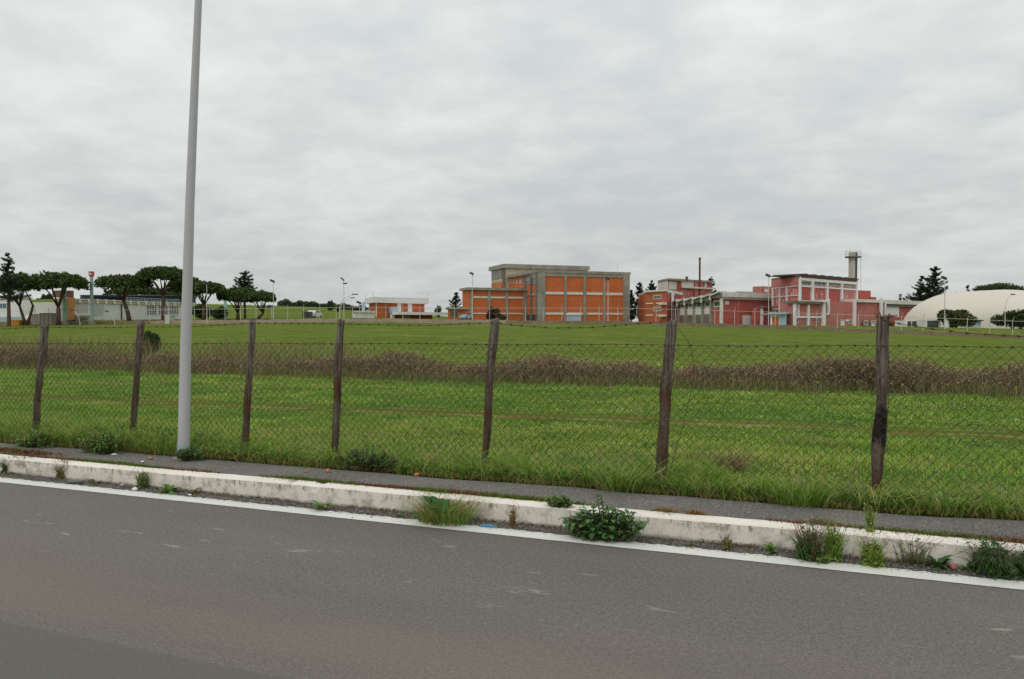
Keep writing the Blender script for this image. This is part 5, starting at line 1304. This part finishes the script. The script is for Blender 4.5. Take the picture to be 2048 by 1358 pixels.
# --- B3d saw-tooth hall
SA, SB, SC = C(1446, 125), C(1546, 131), C(1348, 148)
BH = root_at('sawtooth_hall', 'red works hall with saw-tooth concrete fins and green windows', 1440, 130)
hs, hf_ = Face(SC, SA), Face(SA, SB); zs = 1.6 + 66 / F * 125; zs2 = hs.z(1349, 600)
SD = (SC[0] + 22, SC[1] + 10)
part(BH, 'wall', 'red', lambda m: m.prism([SA, SB, (SB[0] - 1, SB[1] + 20), SD, SC], 0, [zs - 1.0, zs - 1.0, zs - 1.0, zs2 - .9, zs2 - .9]))
part(BH, 'parapet', 'white', lambda m: hf_.box(m, -.1, hf_.len + .1, hf_.z(1450, 594), zs, -.3, .25))
part(BH, 'cornice', 'conc', lambda m: hf_.box(m, -.1, hf_.len + .1, hf_.z(1450, 599), hf_.z(1450, 595), 0, .35))
part(BH, 'roof', 'slate', lambda m: m.prism([(SA[0], SA[1] + .4), (SB[0], SB[1] + .4), (SB[0] - 1, SB[1] + 19), (SD[0], SD[1] - 1), (SC[0] + .4, SC[1])], zs2 - 1.2, [zs - .2, zs - .2, zs + .1, zs2 - .6, zs2 - .6]))
part(BH, 'sagging_roof_sheet', 'darkm', lambda m: m.prism([C(1466, 128), C(1519, 131), C(1512, 136), C(1475, 134)], zs - .1, [zs + .05, zs + .1, zs + .45, zs + .5]))
tl = hs.len; edges = [1359, 1374, 1390.5, 1408, 1425.5, 1446]; ed_top0 = [600, 598, 595.5, 592.5, 589, 583.5]
# pier lines and teeth
lo = 1349
for i, (pxr, yt) in enumerate(zip(edges, ed_top0)):
    pxl_ = lo; lo = pxr
    t0, t1 = hs.t(pxl_) + .04, hs.t(pxr) - .04; zt_ = hs.z(pxr, yt)
    def wedge(m, a0, a1, b0, b1, o0, o1, t0=t0, t1=t1):      # a: left bottom/top, b: right bottom/top
        P0, P1, n = hs.A + hs.u * t0, hs.A + hs.u * t1, hs.n; Z_ = lambda z: Vector((0, 0, z))
        m.hexa([P0 + n * o1 + Z_(a0), P1 + n * o1 + Z_(b0), P1 + n * o0 + Z_(b0), P0 + n * o0 + Z_(a0), P0 + n * o1 + Z_(a1), P1 + n * o1 + Z_(b1), P1 + n * o0 + Z_(b1), P0 + n * o0 + Z_(a1)])
    part(BH, 'fin_shade_panel', 'concd', lambda m: wedge(m, zt_ - .95, zt_ - .62, zt_ - 1.05, zt_ - .12, -.3, .5))  # dark wedge standing in for the shade beneath the white fin
    part(BH, 'sawtooth_fin', 'white', lambda m: (wedge(m, zt_ - .61, zt_ - .32, zt_ - .11, zt_ + .12, -.6, .75), hs.box(m, t0, t0 + .5, zt_ - 1.25, zt_ - .62, .51, .72)))
    part(BH, 'pier', 'conc' if i < 5 else 'white', lambda m, b2=pxr, yt=yt: hs.box(m, hs.t(b2) - .55, hs.t(b2), 0, hs.z(b2, yt) - 1.06, 0, .35))
    if i:
        a2, b3 = pxl_ + 2.5, pxr - 4.0
        yw = 604 - i * .6
        window(BH, hs, a2, b3, yw, yw + 13, 'glassg' if i > 2 else 'glassb', 'white', 1, .15)
        if i < 5: part(BH, 'spandrel', 'white', lambda m, a2=a2, b3=b3, yw=yw: hs.pbox(m, a2 - .7, b3 + .7, yw + 14, yw + 27, 0, .12))
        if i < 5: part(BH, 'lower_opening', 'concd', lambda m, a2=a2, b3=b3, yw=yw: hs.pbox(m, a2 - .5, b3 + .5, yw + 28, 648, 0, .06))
part(BH, 'garage_door', 'wgrey', lambda m: hf_.pbox(m, 1485, 1510, 631, 650, 0, .1))
part(BH, 'downpipe', 'pink', lambda m: hf_.pbox(m, 1475, 1476.5, 600, 648, 0, .15))
part(BH, 'vent', 'white', lambda m: hf_.pbox(m, 1450, 1457, 602, 609, 0, .1))
# porch between hall and tall block
PR = root_at('porch_shelter', 'small red porch with crumbling canopy beside the grey garage door', 1530, 126)
xf = Face(C(1510, 126.5), C(1548, 128.5))
part(PR, 'canopy', 'concd', lambda m: xf.pbox(m, 1519, 1541, 612.5, 616, -1.2, .7)); part(PR, 'wall', 'red', lambda m: xf.pbox(m, 1512, 1545, 616, 652, -1.0, 0)); part(PR, 'post', 'white2', lambda m: xf.pbox(m, 1520.5, 1523, 612, 650, .02, .4)); part(PR, 'band', 'white', lambda m: xf.pbox(m, 1517, 1541, 627, 630, .41, .5))
part(PR, 'upper_wall', 'pink', lambda m: Face(C(1523, 142), C(1546, 144)).pbox(m, 1523, 1546, 573, 592, -2, 0)); part(PR, 'white_block', 'white2', lambda m: Face(C(1523, 142), C(1546, 144)).pbox(m, 1528, 1533, 578, 585, .01, .4))
# --- B3e tall red block
TA, TB, TC = C(1597, 120), C(1712, 133), C(1543, 129)
BT = root_at('red_works_block', 'tall faded red block with white frame, dark clerestory windows and barrel roof edge', 1650, 124)
tf, tg = Face(TA, TB), Face(TC, TA); zT = 1.6 + 101 / F * 120
TD = (TC[0] + TB[0] - TA[0], TC[1] + TB[1] - TA[1])
part(BT, 'wall', 'peel', lambda m: m.prism([TC, TA, TB, TD], 0, zT - .35))
part(BT, 'roof', 'rust', lambda m: m.prism([C(1542, 129), C(1597, 119.6), C(1714.5, 132.8), (TD[0] + .5, TD[1])], zT - .35, zT - .12))
def scal(m):
    k = 7
    for i in range(k):
        t0 = tf.t(1599) + (tf.t(1713) - tf.t(1599)) * i / k; t1 = tf.t(1599) + (tf.t(1713) - tf.t(1599)) * (i + 1) / k; n = 6
        for j in range(n):
            a, b2 = t0 + (t1 - t0) * j / n, t0 + (t1 - t0) * (j + 1) / n
            tf.box(m, a, b2, zT - .11, zT - .08 + .28 * math.sin(math.pi * (j + .5) / n), -5, .35)
part(BT, 'corrugated_vault', 'darkm', scal)
zw1 = tf.z(1600, 561); zw0 = tf.z(1600, 570)
part(BT, 'white_band', 'white2', lambda m: (tf.box(m, .0, tf.len, tf.z(1600, 561), tf.z(1600, 555.5), 0, .25), tf.box(m, 0, tf.len, tf.z(1600, 573.5), tf.z(1600, 570.5), 0, .2), tf.box(m, 0, tf.len, tf.z(1600, 603), tf.z(1600, 600.5), 0, .2)))
part(BT, 'pilaster', 'white2', lambda m: [tf.box(m, tf.t(px) - w_, tf.t(px) + w_, tf.z(1600, 600), tf.z(1600, 561), 0, .3) for px, w_ in ((1622.5, .3), (1652, .24), (1681, .24))] + [tf.box(m, -.05, tf.t(1595.5) + .55, 0, zT - .4, 0, .31), tf.box(m, tf.len - .35, tf.len, 0, zT - .4, 0, .31)])
for a, b2 in ((1599, 1619.5), (1625.5, 1649.5), (1654.5, 1678.5), (1684, 1708)): window(BT, tf, a, b2, tf_y1 if False else 562.5 + (a - 1599) * .03, 570 + (a - 1599) * .03, 'glass', 'white', 3, .08)
part(BT, 'red_panel', 'red', lambda m: (tf.pbox(m, 1599, 1619.5, 574.5, 601, 0, .05), tf.pbox(m, 1654.5, 1678.5, 577, 603, 0, .05)))
# left side face: red upper part, frame of white lines
part(BT, 'side_upper', 'pink', lambda m: tg.box(m, 0, tg.len - .02, tg.z(1595, 570), zT - .36, 0, .08))
part(BT, 'side_frame', 'white2', lambda m: [tg.box(m, tg.t(px) - .12, tg.t(px) + .12, 0, tg.z(1595, 571), 0, .2) for px in (1546, 1560, 1574)] + [tg.box(m, 0, tg.len - .1, tg.z(1595, y + 1.5), tg.z(1595, y), 0, .14) for y in (571, 590, 616)])
# projecting lower pink range
LA, LB, LC = C(1586, 117), C(1648, 121.5), C(1560, 121)
lf = Face(LA, LB)
part(BT, 'lower_wall', 'pink', lambda m: m.prism([LC, LA, LB, (LB[0] - .8, LB[1] + 3), (LC[0] + 3, LC[1] + 4)], 0, lf.z(1590, 604.5)))
part(BT, 'lower_canopy', 'concd', lambda m: lf.box(m, -.2, lf.len - 1.0, lf.z(1590, 607), lf.z(1590, 602), -1.5, .6))
part(BT, 'canopy_white_end', 'white2', lambda m: lf.pbox(m, 1637, 1648, 600, 604.5, -1.5, .7))
part(BT, 'column', 'white2', lambda m: [lf.pbox(m, a, b2, 604.4, 652, 0, .35) for a, b2 in ((1586, 1589), (1642, 1647.5))] + [lf.pbox(m, 1612.5, 1616, 609, 652, 0, .3), lf.pbox(m, 1593.5, 1595, 607, 632, 0, .2), lf.pbox(m, 1596, 1597, 607, 632, 0, .2)])
part(BT, 'lower_band', 'white2', lambda m: lf.pbox(m, 1587, 1642, 632.5, 636, 0, .25))
for a, b2 in ((1591, 1596), (1616.5, 1621), (1631, 1635.5)): window(BT, lf, a, b2, 637, 645.5, 'glass', 'white', 1, .08)
rf_ = Face(C(1648, 121.5), C(1708, 126.5)); rg = Face(C(1708, 126.5), C(1769, 132))
part(BT, 'lower_wall', 'pink', lambda m: m.prism([C(1648, 121.5), C(1708, 126.5), C(1708, 134), C(1648, 130)], 0, rf_.z(1650, 602)))
part(BT, 'pipe', 'white2', lambda m: (rf_.pbox(m, 1652.5, 1655, 597, 627, .1, .4), rf_.pbox(m, 1650, 1653, 626, 630, .1, .4)))
part(BT, 'column', 'white2', lambda m: rf_.pbox(m, 1705, 1708.5, 600, 652, 0, .35))
part(BT, 'door', 'white2', lambda m: rf_.pbox(m, 1681, 1688, 643.5, 651.5, 0, .12))
for a, b2 in ((1680.5, 1687.5), (1697, 1704)): window(BT, rf_, a, b2, 639.5, 647 if a > 1690 else 643.5, 'glass', 'white2', 1, .1)
part(BT, 'notice', 'white2', lambda m: rf_.pbox(m, 1691, 1696, 639, 643, 0, .08))
# right wing
BW = root_at('red_wing_building', 'low red wing with white parapet and tall white drainpipe', 1740, 130)
part(BW, 'wall', 'pink', lambda m: m.prism([C(1710, 127.5), C(1769, 132), C(1769, 145), C(1711, 145)], 0, rg.z(1712, 604)))
part(BW, 'parapet', 'white', lambda m: rg.box(m, .3, rg.len + .1, rg.z(1712, 604), rg.z(1712, 598), -10, .25))
part(BW, 'upper_block', 'red', lambda m: Face(C(1713, 136), C(1745, 138)).pbox(m, 1713, 1741, 581, 600, -5, 0)); part(BW, 'upper_block_step', 'red', lambda m: Face(C(1713, 136), C(1755, 138)).pbox(m, 1741.3, 1752, 594, 600, -5, 0))
part(BW, 'drainpipe', 'white2', lambda m: rg.pbox(m, 1755.5, 1758.5, 596, 632, .26, .6)); part(BW, 'end_column', 'white', lambda m: rg.pbox(m, 1766.5, 1769.5, 604, 652, 0, .3))
for a, b2 in ((1727, 1735), (1741, 1750)): window(BW, rg, a, b2, 641, 650 if a < 1740 else 646, 'glass', 'white2', 2, .1)
part(BW, 'door', 'white2', lambda m: rg.pbox(m, 1742, 1749, 647, 652, 0, .1))
# low white roofed hall toward dome
BL = root_at('low_white_hall', 'low hall with long stained white roof edge running behind the dome', 1810, 142)
wf = Face(C(1768, 140), C(1860, 150))
part(BL, 'wall', 'red', lambda m: m.prism([C(1768, 140), C(1860, 150), C(1860, 165), C(1768, 155)], 0, wf.z(1770, 612)))
part(BL, 'fascia', 'white', lambda m: wf.box(m, 0, wf.len, wf.z(1770, 608), wf.z(1770, 600), -8, .6)); part(BL, 'eaves', 'concd', lambda m: wf.box(m, 0, wf.len, wf.z(1770, 613), wf.z(1770, 609.5), -.1, .4)); part(BL, 'white_panel', 'white2', lambda m: wf.pbox(m, 1770, 1797, 613.5, 634, 0, .1)); part(BL, 'red_box', 'orange', lambda m: wf.pbox(m, 1785, 1796, 643, 653, .2, 1.5)); part(BL, 'opening', 'glass', lambda m: wf.pbox(m, 1772, 1783, 642, 654, 0, .12))
# light blue gatehouse
GBx = root_at('blue_canopy_booth', 'pale blue canopy booth with orange door at the foot of the red block', 1556, 118)
gf = Face(C(1541, 118), C(1573, 116.5))
part(GBx, 'canopy', 'lblue', lambda m: gf.pbox(m, 1539, 1572.5, 624.5, 628.5, -2.5, .6)); part(GBx, 'panel', 'lblue', lambda m: gf.pbox(m, 1557, 1571, 629, 650, -.5, 0)); part(GBx, 'door', 'orange', lambda m: gf.pbox(m, 1545, 1556.5, 632, 650, -.5, -.1)); part(GBx, 'frame', 'white2', lambda m: (gf.pbox(m, 1541, 1544.5, 629, 650, -.5, .05), gf.pbox(m, 1545, 1556.5, 630, 633, -.05, .04)))
# water tower
wt = gp(1705, 150); WT = thing('water_tower', 'slim round concrete water tower with a round platform', 'tower', wt); kx = 150 / F
zt_ = 1.6 + (HOR - 505) * kx; zp = 1.6 + (HOR - 515.5) * kx
part(WT, 'shaft', 'towerc', lambda m: m.tube([(wt[0], wt[1], wt[2] - .2), (wt[0], wt[1], zt_)], .80, 20)); part(WT, 'platform', 'concd', lambda m: m.tube([(wt[0], wt[1], zp), (wt[0], wt[1], zp + .22)], 1.5, 24))
part(WT, 'guard_rail', 'metal', lambda m: [m.tube([(wt[0] + 1.45 * math.cos(a), wt[1] + 1.45 * math.sin(a), zp + .2), (wt[0] + 1.45 * math.cos(a), wt[1] + 1.45 * math.sin(a), zp + 1.2)], .025, 3) for a in np.arange(0, 6.28, .42)] + [m.tube([(wt[0] + 1.45 * math.cos(a), wt[1] + 1.45 * math.sin(a), zp + h) for a in np.arange(0, 6.6, .42)], .03, 3) for h in (.7, 1.2)])
part(WT, 'ladder', 'darkm', lambda m: m.box((wt[0] + .25, wt[1] - .82, (wt[2] + zt_) / 2), (.3, .06, zt_ - wt[2])));
part(WT, 'mast', 'metal', lambda m: (m.tube([(wt[0] - .5, wt[1], zt_), (wt[0] - .5, wt[1], zt_ + .9)], .03, 4), m.tube([(wt[0] + 1.3, wt[1] - .5, 1), (wt[0] + 1.3, wt[1] - .5, zp)], .05, 4)))
# --- dome
dcx, dcy = C(2000, 128); DZ = gz(dcx, dcy) - .4; dome = thing('air_dome', 'big cream white air supported sports dome', 'dome', (dcx, dcy, gz(dcx, dcy)))
prof = [(1805, 651), (1812, 637), (1821, 623.5), (1832, 613), (1845, 604), (1858, 597.5), (1870, 592.5), (1881, 589), (1893, 586.2), (1928, 583.5), (1962, 581.2), (1994, 579.8), (2008, 580.3), (2020, 583), (2036, 588), (2060, 594), (2100, 603), (2140, 616), (2170, 634), (2185, 651)]
V = []; kk_ = 128 / F; nD = 28
for k in range(nD + 1):
    th = math.pi * k / nD; yy = -math.cos(th); zz = math.sin(th) ** .62
    for (px_, py_) in prof:
        x = (px_ - 1024) * kk_; h = (1.6 + (HOR - py_) * kk_) - DZ
        endf = min(1, max(.0, (1 - abs((px_ - 1994) / 192) ** 2.6))) ** .5
        V.append((x, dcy + yy * (.8 + 13 * endf) * (1 if yy < 0 else .3), DZ + h * zz))
m_ = len(prof); Q = [(k * m_ + j, k * m_ + j + 1, (k + 1) * m_ + j + 1, (k + 1) * m_ + j) for k in range(nD) for j in range(m_ - 1)]
npmesh('membrane', V, Q, 4, M['dome'], dome, smooth=False)
dfc = Face(C(1808, 113), C(1990, 113))
part(dome, 'entrance_frame', 'white2', lambda m: dfc.pbox(m, 1810, 1848, 641, 653, -3, 0)); 
for a, b2 in ((1815, 1822), (1824, 1833), (1835, 1842), (1844.5, 1847.5)): part(dome, 'opening', 'glass', lambda m, a=a, b2=b2: dfc.pbox(m, a, b2, 642.5, 652, 0, .05))
part(dome, 'door', 'lblue', lambda m: dfc.pbox(m, 1951, 1962, 642, 655, -3, 0)); part(dome, 'door_hood', 'darkm', lambda m: dfc.pbox(m, 1948, 1964, 640, 642, -1, .4))
CT = root_at('service_container', 'white framed service unit with a dark opening in front of the dome', 1865, 109); cf = Face(C(1850, 109), C(1882, 109))
part(CT, 'frame', 'wgrey', lambda m: cf.pbox(m, 1851, 1881, 639, 657, -2.2, 0)); part(CT, 'opening', 'glass', lambda m: cf.pbox(m, 1854.5, 1876.5, 641.5, 655, 0, .05))
tk = gp(1893.5, 108); TK = thing('storage_tank', 'small white upright tank beside the service unit', 'tank', tk); kt = 108 / F
part(TK, 'tank_body', 'white2', lambda m: m.tube([(tk[0], tk[1], tk[2] - .1), (tk[0], tk[1], 1.6 + 11 * kt), (tk[0], tk[1], 1.6 + 13.5 * kt)], [.36, .36, .15], 16)); part(TK, 'valve_box', 'darkm', lambda m: m.box((tk[0] + .7, tk[1] + .2, tk[2] + .5), (.6, .5, 1.0)))
fb2 = root_at('far_building', 'pale flat building just showing beyond the dome at the photo edge', 2045, 230); fq_ = Face(C(2037, 230), C(2100, 230)); part(fb2, 'wall', 'conc', lambda m: fq_.pbox(m, 2037, 2100, 580, 640, -8, 0)); part(fb2, 'parapet', 'white', lambda m: fq_.pbox(m, 2036, 2101, 578.5, 580, -8, .3))

# --- left warehouse
WA, WB = C(118, 126), C(385, 155)
WH = root_at('white_warehouse', 'long white warehouse with faded lettering and big gridded windows', 240, 138)
wf = Face(WA, WB); zW = 1.6 + 54.5 / F * 126; back = Vector((wf.n.x, wf.n.y, 0)) * -14
WC, WD = (WB[0] + back.x, WB[1] + back.y), (WA[0] + back.x, WA[1] + back.y)
part(WH, 'wall', 'wgrey', lambda m: m.prism([WA, WB, WC, WD], 0, zW - .7)); part(WH, 'cornice', 'cream', lambda m: wf.box(m, -.1, wf.len, zW - .7, zW - .2, -.2, .2))
part(WH, 'roof_edge', 'white', lambda m: [wf.box(m, t_, t_ + .35, zW - .75, zW, .2, .4) for t_ in np.arange(0, wf.len, 1.8)] + [wf.box(m, -.1, wf.len, zW - .2, zW - .05, -.3, .35)])
part(WH, 'roof', 'slate', lambda m: m.prism([C(225, 148), C(392, 162), (WC[0], WC[1] + 4), (WD[0] + 12, WD[1] + 4)], zW - .3, [zW + .6, zW + 1.7, zW + 1.9, zW + .8]))
part(WH, 'roof_rail', 'blueg', lambda m: [m.tube([wf.A + wf.u * t_ - wf.n * .6 + Vector((0, 0, zW - .1)), wf.A + wf.u * t_ - wf.n * .6 + Vector((0, 0, zW + .55))], .03, 3) for t_ in np.arange(14, wf.len, .8)] + [m.tube([wf.A + wf.u * 14 - wf.n * .6 + Vector((0, 0, zW + h)), wf.B - wf.n * .6 + Vector((0, 0, zW + h))], .03, 3) for h in (.25, .55)])
for a, b2 in ((292.5, 314), (316, 336), (337.5, 357.5)): window(WH, wf, a, b2, 607.5 + (a - 292) * .03, 630.5, 'glass', 'white2', 4, .12, 5)
part(WH, 'bay_panel', 'wshade', lambda m: (wf.pbox(m, 152, 176, 607, 626, 0, .05), wf.pbox(m, 187, 206, 610, 630, 0, .05)))
part(WH, 'bay_post', 'white2', lambda m: [wf.pbox(m, px, px + 1.6, 604, 643, 0, .15) for px in (146, 208)]); part(WH, 'drainpipe', 'darkm', lambda m: wf.pbox(m, 242, 243.2, 600, 643, 0, .2))
part(WH, 'corner_cladding', 'ltan', lambda m: wf.pbox(m, 131.5, 146, 595, 640, 0, .5)); part(WH, 'roof_hut', 'rust', lambda m: wf.pbox(m, 132.5, 151, 581, 594.5, -3, -.3)); part(WH, 'canopy', 'cream', lambda m: wf.pbox(m, 145, 180, 630, 633, .16, 1.6)); part(WH, 'opening', 'glass', lambda m: (wf.pbox(m, 145, 176, 639, 645, 0, .16), wf.pbox(m, 185, 207, 639.5, 642.5, 0, .16)))
def sign_text(txt, px0, px1, y1, y0, par, mat='darkm', out=.08):
    cu = bpy.data.curves.new('lettering', 'FONT'); cu.body = txt; cu.size = 1; cu.extrude = .02
    o = bpy.data.objects.new('lettering', cu); COL.objects.link(o); cu.materials.append(M[mat])
    bpy.context.view_layer.update(); w, h = o.dimensions.x, o.dimensions.y
    t0, t1 = wf.t(px0), wf.t(px1); z0, z1 = wf.z(px0, y0), wf.z(px0, y1)
    p = wf.A + wf.u * t0 + wf.n * out + Vector((0, 0, z0)); o.parent = par
    o.location = p - par.location; o.rotation_euler = (math.pi / 2, 0, math.atan2(wf.u.y, wf.u.x)); o.scale = ((t1 - t0) / w, (z1 - z0) / h, 1)
    dg = bpy.context.evaluated_depsgraph_get(); me = bpy.data.meshes.new_from_object(o.evaluated_get(dg)); o2 = bpy.data.objects.new('lettering', me); COL.objects.link(o2)
    o2.parent = par; o2.location = o.location; o2.rotation_euler = o.rotation_euler; o2.scale = o.scale; bpy.data.objects.remove(o); o2.name = 'lettering'
    if not me.materials: me.materials.append(M[mat])
    return o2
sign_text('AUTOMOBILI', 147.5, 178, 600.8, 605.6, WH); sign_text('RF /', 190, 203, 601.5, 606.0, WH)
def pylon(label, px, Y, w, ytop, matc, topmat, h):
    b = gp(px, Y); t = thing('sign_pylon', label, 'sign', b, 'pylons by the warehouse'); z1 = 1.6 + (HOR - ytop) * Y / F; ww = w * Y / F
    part(t, 'column', matc, lambda m: m.box((b[0], b[1], (b[2] + z1 - h) / 2), (ww, ww, z1 - h - b[2]))); part(t, 'base', 'conc', lambda m: m.box((b[0], b[1], b[2] + .3), (ww * 2.2, ww * 1.6, .6)))
    part(t, 'sign_box', topmat, lambda m: m.box((b[0], b[1], z1 - h / 2), (ww * 1.6, ww * 1.6, h)))
    if topmat == 'redsign': part(t, 'emblem', 'litterw', lambda m: (m.box((b[0] + .05, b[1] - ww * .81, z1 - h / 2), (ww * .7, .04, h * .22)), m.box((b[0] - ww * .3, b[1] - ww * .81, z1 - h / 2), (ww * .16, .04, h * .6))))
pylon('pale blue pylon carrying a red cube sign', 184, 118, 4.6, 543, 'blueg', 'redsign', .75)
pylon('pale green pylon with a cream cap behind a pine crown', 130, 119, 4.2, 543, 'greenp', 'yell', .5)
pylon('short pale blue column beyond the pines', 451, 150, 4.5, 596, 'blueg', 'blueg', .4)
# far left white building
FW = root_at('white_office', 'white office building with a big slanted window, partly behind the cedar', 30, 130); fo = Face(C(-60, 132), C(66, 128))
part(FW, 'wall', 'white2', lambda m: m.prism([C(-60, 132), C(64, 128), C(58, 140), C(-60, 146)], 0, fo.z(60, 597))); part(FW, 'roof', 'white', lambda m: m.prism([C(-60, 131.6), C(66.5, 127.6), C(59, 140.5), C(-60, 146.5)], fo.z(60, 597), fo.z(60, 594.5)))
window(FW, fo, 38, 61, 603, 620, 'glassb', 'white2', 3); window(FW, fo, -20, 15, 606, 618, 'glassb', 'white2', 4); part(FW, 'blue_plinth', 'blueg', lambda m: fo.pbox(m, -60, 64, 634, 646, 0, .1))
LWb = root_at('yard_wall', 'long low white yard wall behind the forked pine', 90, 150, 'wall'); lw = Face(C(60, 150), C(122, 150)); part(LWb, 'panel', 'wgrey', lambda m: lw.pbox(m, 60, 122, 618, 645, -.3, 0)); part(LWb, 'coping', 'white', lambda m: lw.pbox(m, 60, 122, 616.5, 618, -.35, .1))
def crate(name, label, cat, px0, px1, Y, y1, y0, mat, lid, extra=None):
    t = root_at(name, label, (px0 + px1) / 2, Y, cat); f = Face(C(px0, Y), C(px1, Y)); z0 = t.location.z - .1; z1 = f.z((px0 + px1) / 2, y1)
    part(t, 'body', mat, lambda m: f.box(m, 0, f.len, z0, z1 - .12, -2, 0)); part(t, 'lid', lid, lambda m: f.box(m, -.06, f.len + .06, z1 - .12, z1, -2.06, .06)); part(t, 'rib', lid, lambda m: [f.box(m, f.len * q - .04, f.len * q + .04, z0 + .05, z1 - .13, 0, .05) for q in (.05, .35, .65, .95)])
    return t
crate('waste_skip', 'orange waste skip at the foot of the cedar', 'skip', 21, 38, 117, 640, 647, 'orangeb', 'orangeb'); crate('site_hut', 'grey brown site hut between the forked pine and its neighbour', 'hut', 80, 106, 118, 626, 647, 'greyb', 'concd')
crate('electric_cabinet', 'light grey cabinet in front of the warehouse beside the thickest pine', 'cabinet', 331, 339, 117, 630, 643, 'wgrey', 'white')
crate('storage_shed', 'cream flat shed beside the grey site hut', 'shed', 64, 79, 121, 628, 647, 'wgrey', 'cream')
# cars
def car(label, px, Y, mat, rz):
    b = gp(px, Y); t = thing('parked_car', label, 'car', (b[0], b[1], b[2]), 'cars parked behind the distant fence', 0); ca, sa = math.cos(rz), math.sin(rz)
    def T(x, y, z): return (b[0] + x * ca - y * sa, b[1] + x * sa + y * ca, b[2] + z)
    mb = MB(); pr = [(-2, .35), (-2.05, .7), (-1.9, .95), (-1.2, 1.0), (-.6, 1.42), (.9, 1.45), (1.6, 1.0), (2.0, .92), (2.05, .35)]
    n = len(pr)
    for sgn in (-.8, .8):
        for x, z in pr: mb.v.append(T(x, sgn * (.86 if z > 1.1 else 1), z))
    for k in range(n): mb.f.append((k, (k + 1) % n, n + (k + 1) % n, n + k))
    mb.f.append(tuple(range(n - 1, -1, -1))); mb.f.append(tuple(range(n, 2 * n))); mb.build('body', mat, t)
    for sgn in (-1, 1):
        mb = MB(); P = [T(x, sgn * (.80 if z < 1.1 else .705), z) for x, z in ((-1.0, 1.02), (-.55, 1.36), (.82, 1.39), (1.35, 1.02))]; mb.v += P; mb.f.append((0, 1, 2, 3)); mb.build('window', M['glass'], t)
        for x in (-1.25, 1.25):
            mb = MB(); mb.tube([T(x, sgn * .62, .32), T(x, sgn * .83, .32)], .32, 14); mb.build('wheel', M['darkm'], t)
    return t
car('white car parked beside the grey site hut', 70, 126, M['carw'], 1.45); car('white car parked alone by the distant fence', 627, 135, M['carw'], 1.4)
car('pale car parked before the low brick wing', 929, 135, M['lblue'], 1.3)
crate('bus_shelter', 'dark flat roofed shelter on the distant field', 'shelter', 605, 619, 122, 623, 642, 'darkm', 'darkm')
# distant billboard
bb = gp(540, 200); BBd = thing('billboard', 'small dark billboard on legs on the hill', 'sign', bb); kb = 200 / F; zq = 1.6 + (HOR - 612) * kb; part(BBd, 'panel', 'darkm', lambda m: m.box((bb[0], bb[1], zq - .15), (1.5, .15, .8))); part(BBd, 'leg', 'rust', lambda m: [m.box((bb[0] + s_, bb[1], (bb[2] + zq - .5) / 2), (.1, .1, zq - .5 - bb[2])) for s_ in (-.5, .5)])
# ------------------------------------------------------------------ distant lamps
def lamp(label, px, Y, ytop, style, yb=None):
    b = gp(px, Y); k = Y / F; zt = 1.6 + (HOR - ytop) * k; t = thing('yard_lamp', label, 'lamp', b, 'lamp posts round the works')
    if style == 'flood':
        part(t, 'pole', 'metal', lambda m: m.tube([(b[0], b[1], b[2] - .2), (b[0], b[1], zt)], [.065, .04], 8)); part(t, 'lamp_head', 'darkm', lambda m: m.hexa([(b[0] - .45, b[1] - .2, zt + .05), (b[0] + .15, b[1] - .2, zt - .2), (b[0] + .15, b[1] + .2, zt - .2), (b[0] - .45, b[1] + .2, zt + .05), (b[0] - .4, b[1] - .2, zt + .35), (b[0] + .2, b[1] - .2, zt + .1), (b[0] + .2, b[1] + .2, zt + .1), (b[0] - .4, b[1] + .2, zt + .35)]))
    elif style == 'twin':
        part(t, 'pole', 'metal', lambda m: m.tube([(b[0], b[1], b[2] - .2), (b[0], b[1], zt)], [.065, .04], 8)); part(t, 'lamp_head', 'darkm', lambda m: m.box((b[0] + .2, b[1], zt), (.55, .4, .18))); part(t, 'lamp_head', 'darkm', lambda m: m.hexa([(b[0] - .5, b[1] - .2, zt + .8), (b[0] + .0, b[1] - .2, zt + .4), (b[0], b[1] + .2, zt + .4), (b[0] - .5, b[1] + .2, zt + .8), (b[0] - .4, b[1] - .2, zt + .95), (b[0] + .1, b[1] - .2, zt + .55), (b[0] + .1, b[1] + .2, zt + .55), (b[0] - .4, b[1] + .2, zt + .95)])); part(t, 'bracket', 'metal', lambda m: m.tube([(b[0], b[1], zt), (b[0] - .15, b[1], zt + .5)], .04, 4))
    else:
        R = style; part(t, 'pole', 'metal', lambda m: m.tube([(b[0], b[1], b[2] - .2), (b[0], b[1], zt - 1.8), (b[0] + R * .25, b[1], zt - .7), (b[0] + R, b[1], zt)], [.055, .05, .04, .03], 8)); part(t, 'lamp_head', 'darkm', lambda m: m.box((b[0] + R * 1.15, b[1], zt + .02), (abs(R) * .35 + .15, .25, .14)))
    return t
lamp('floodlight pole at the end of the pine row', 547, 115, 563, 'flood'); lamp('floodlight pole with two heads against open sky', 688, 118, 567, 'twin'); lamp('curved street lamp leaning out beside the two headed pole', 679, 112, 589, 2.0)
lamp('smaller curved street lamp under the two headed pole', 681, 130, 596, 1.8); lamp('floodlight pole in front of the low brick wing', 945, 120, 548, 'flood'); lamp('floodlight pole in front of the big brick facade', 1216, 112, 558, 'flood')
lamp('floodlight pole before the saw-tooth hall and the tall red block', 1537, 112, 552, 'flood'); lamp('floodlight pole in front of the cream dome', 1889, 104, 557, 'flood'); lamp('curved street lamp in front of the dome top', 2010, 104, 589, .9)
lamp('thin pole between two pines past the lamp post', 414, 112, 566, 'flood'); lamp('small curved lamp before the white warehouse lettering', 160, 112, 621, -1.0); lamp('small curved lamp before the blank warehouse wall', 230, 112, 623, -1.0)
lamp('thin dark pole by the white annexe', 719.5, 112, 606, 'flood')
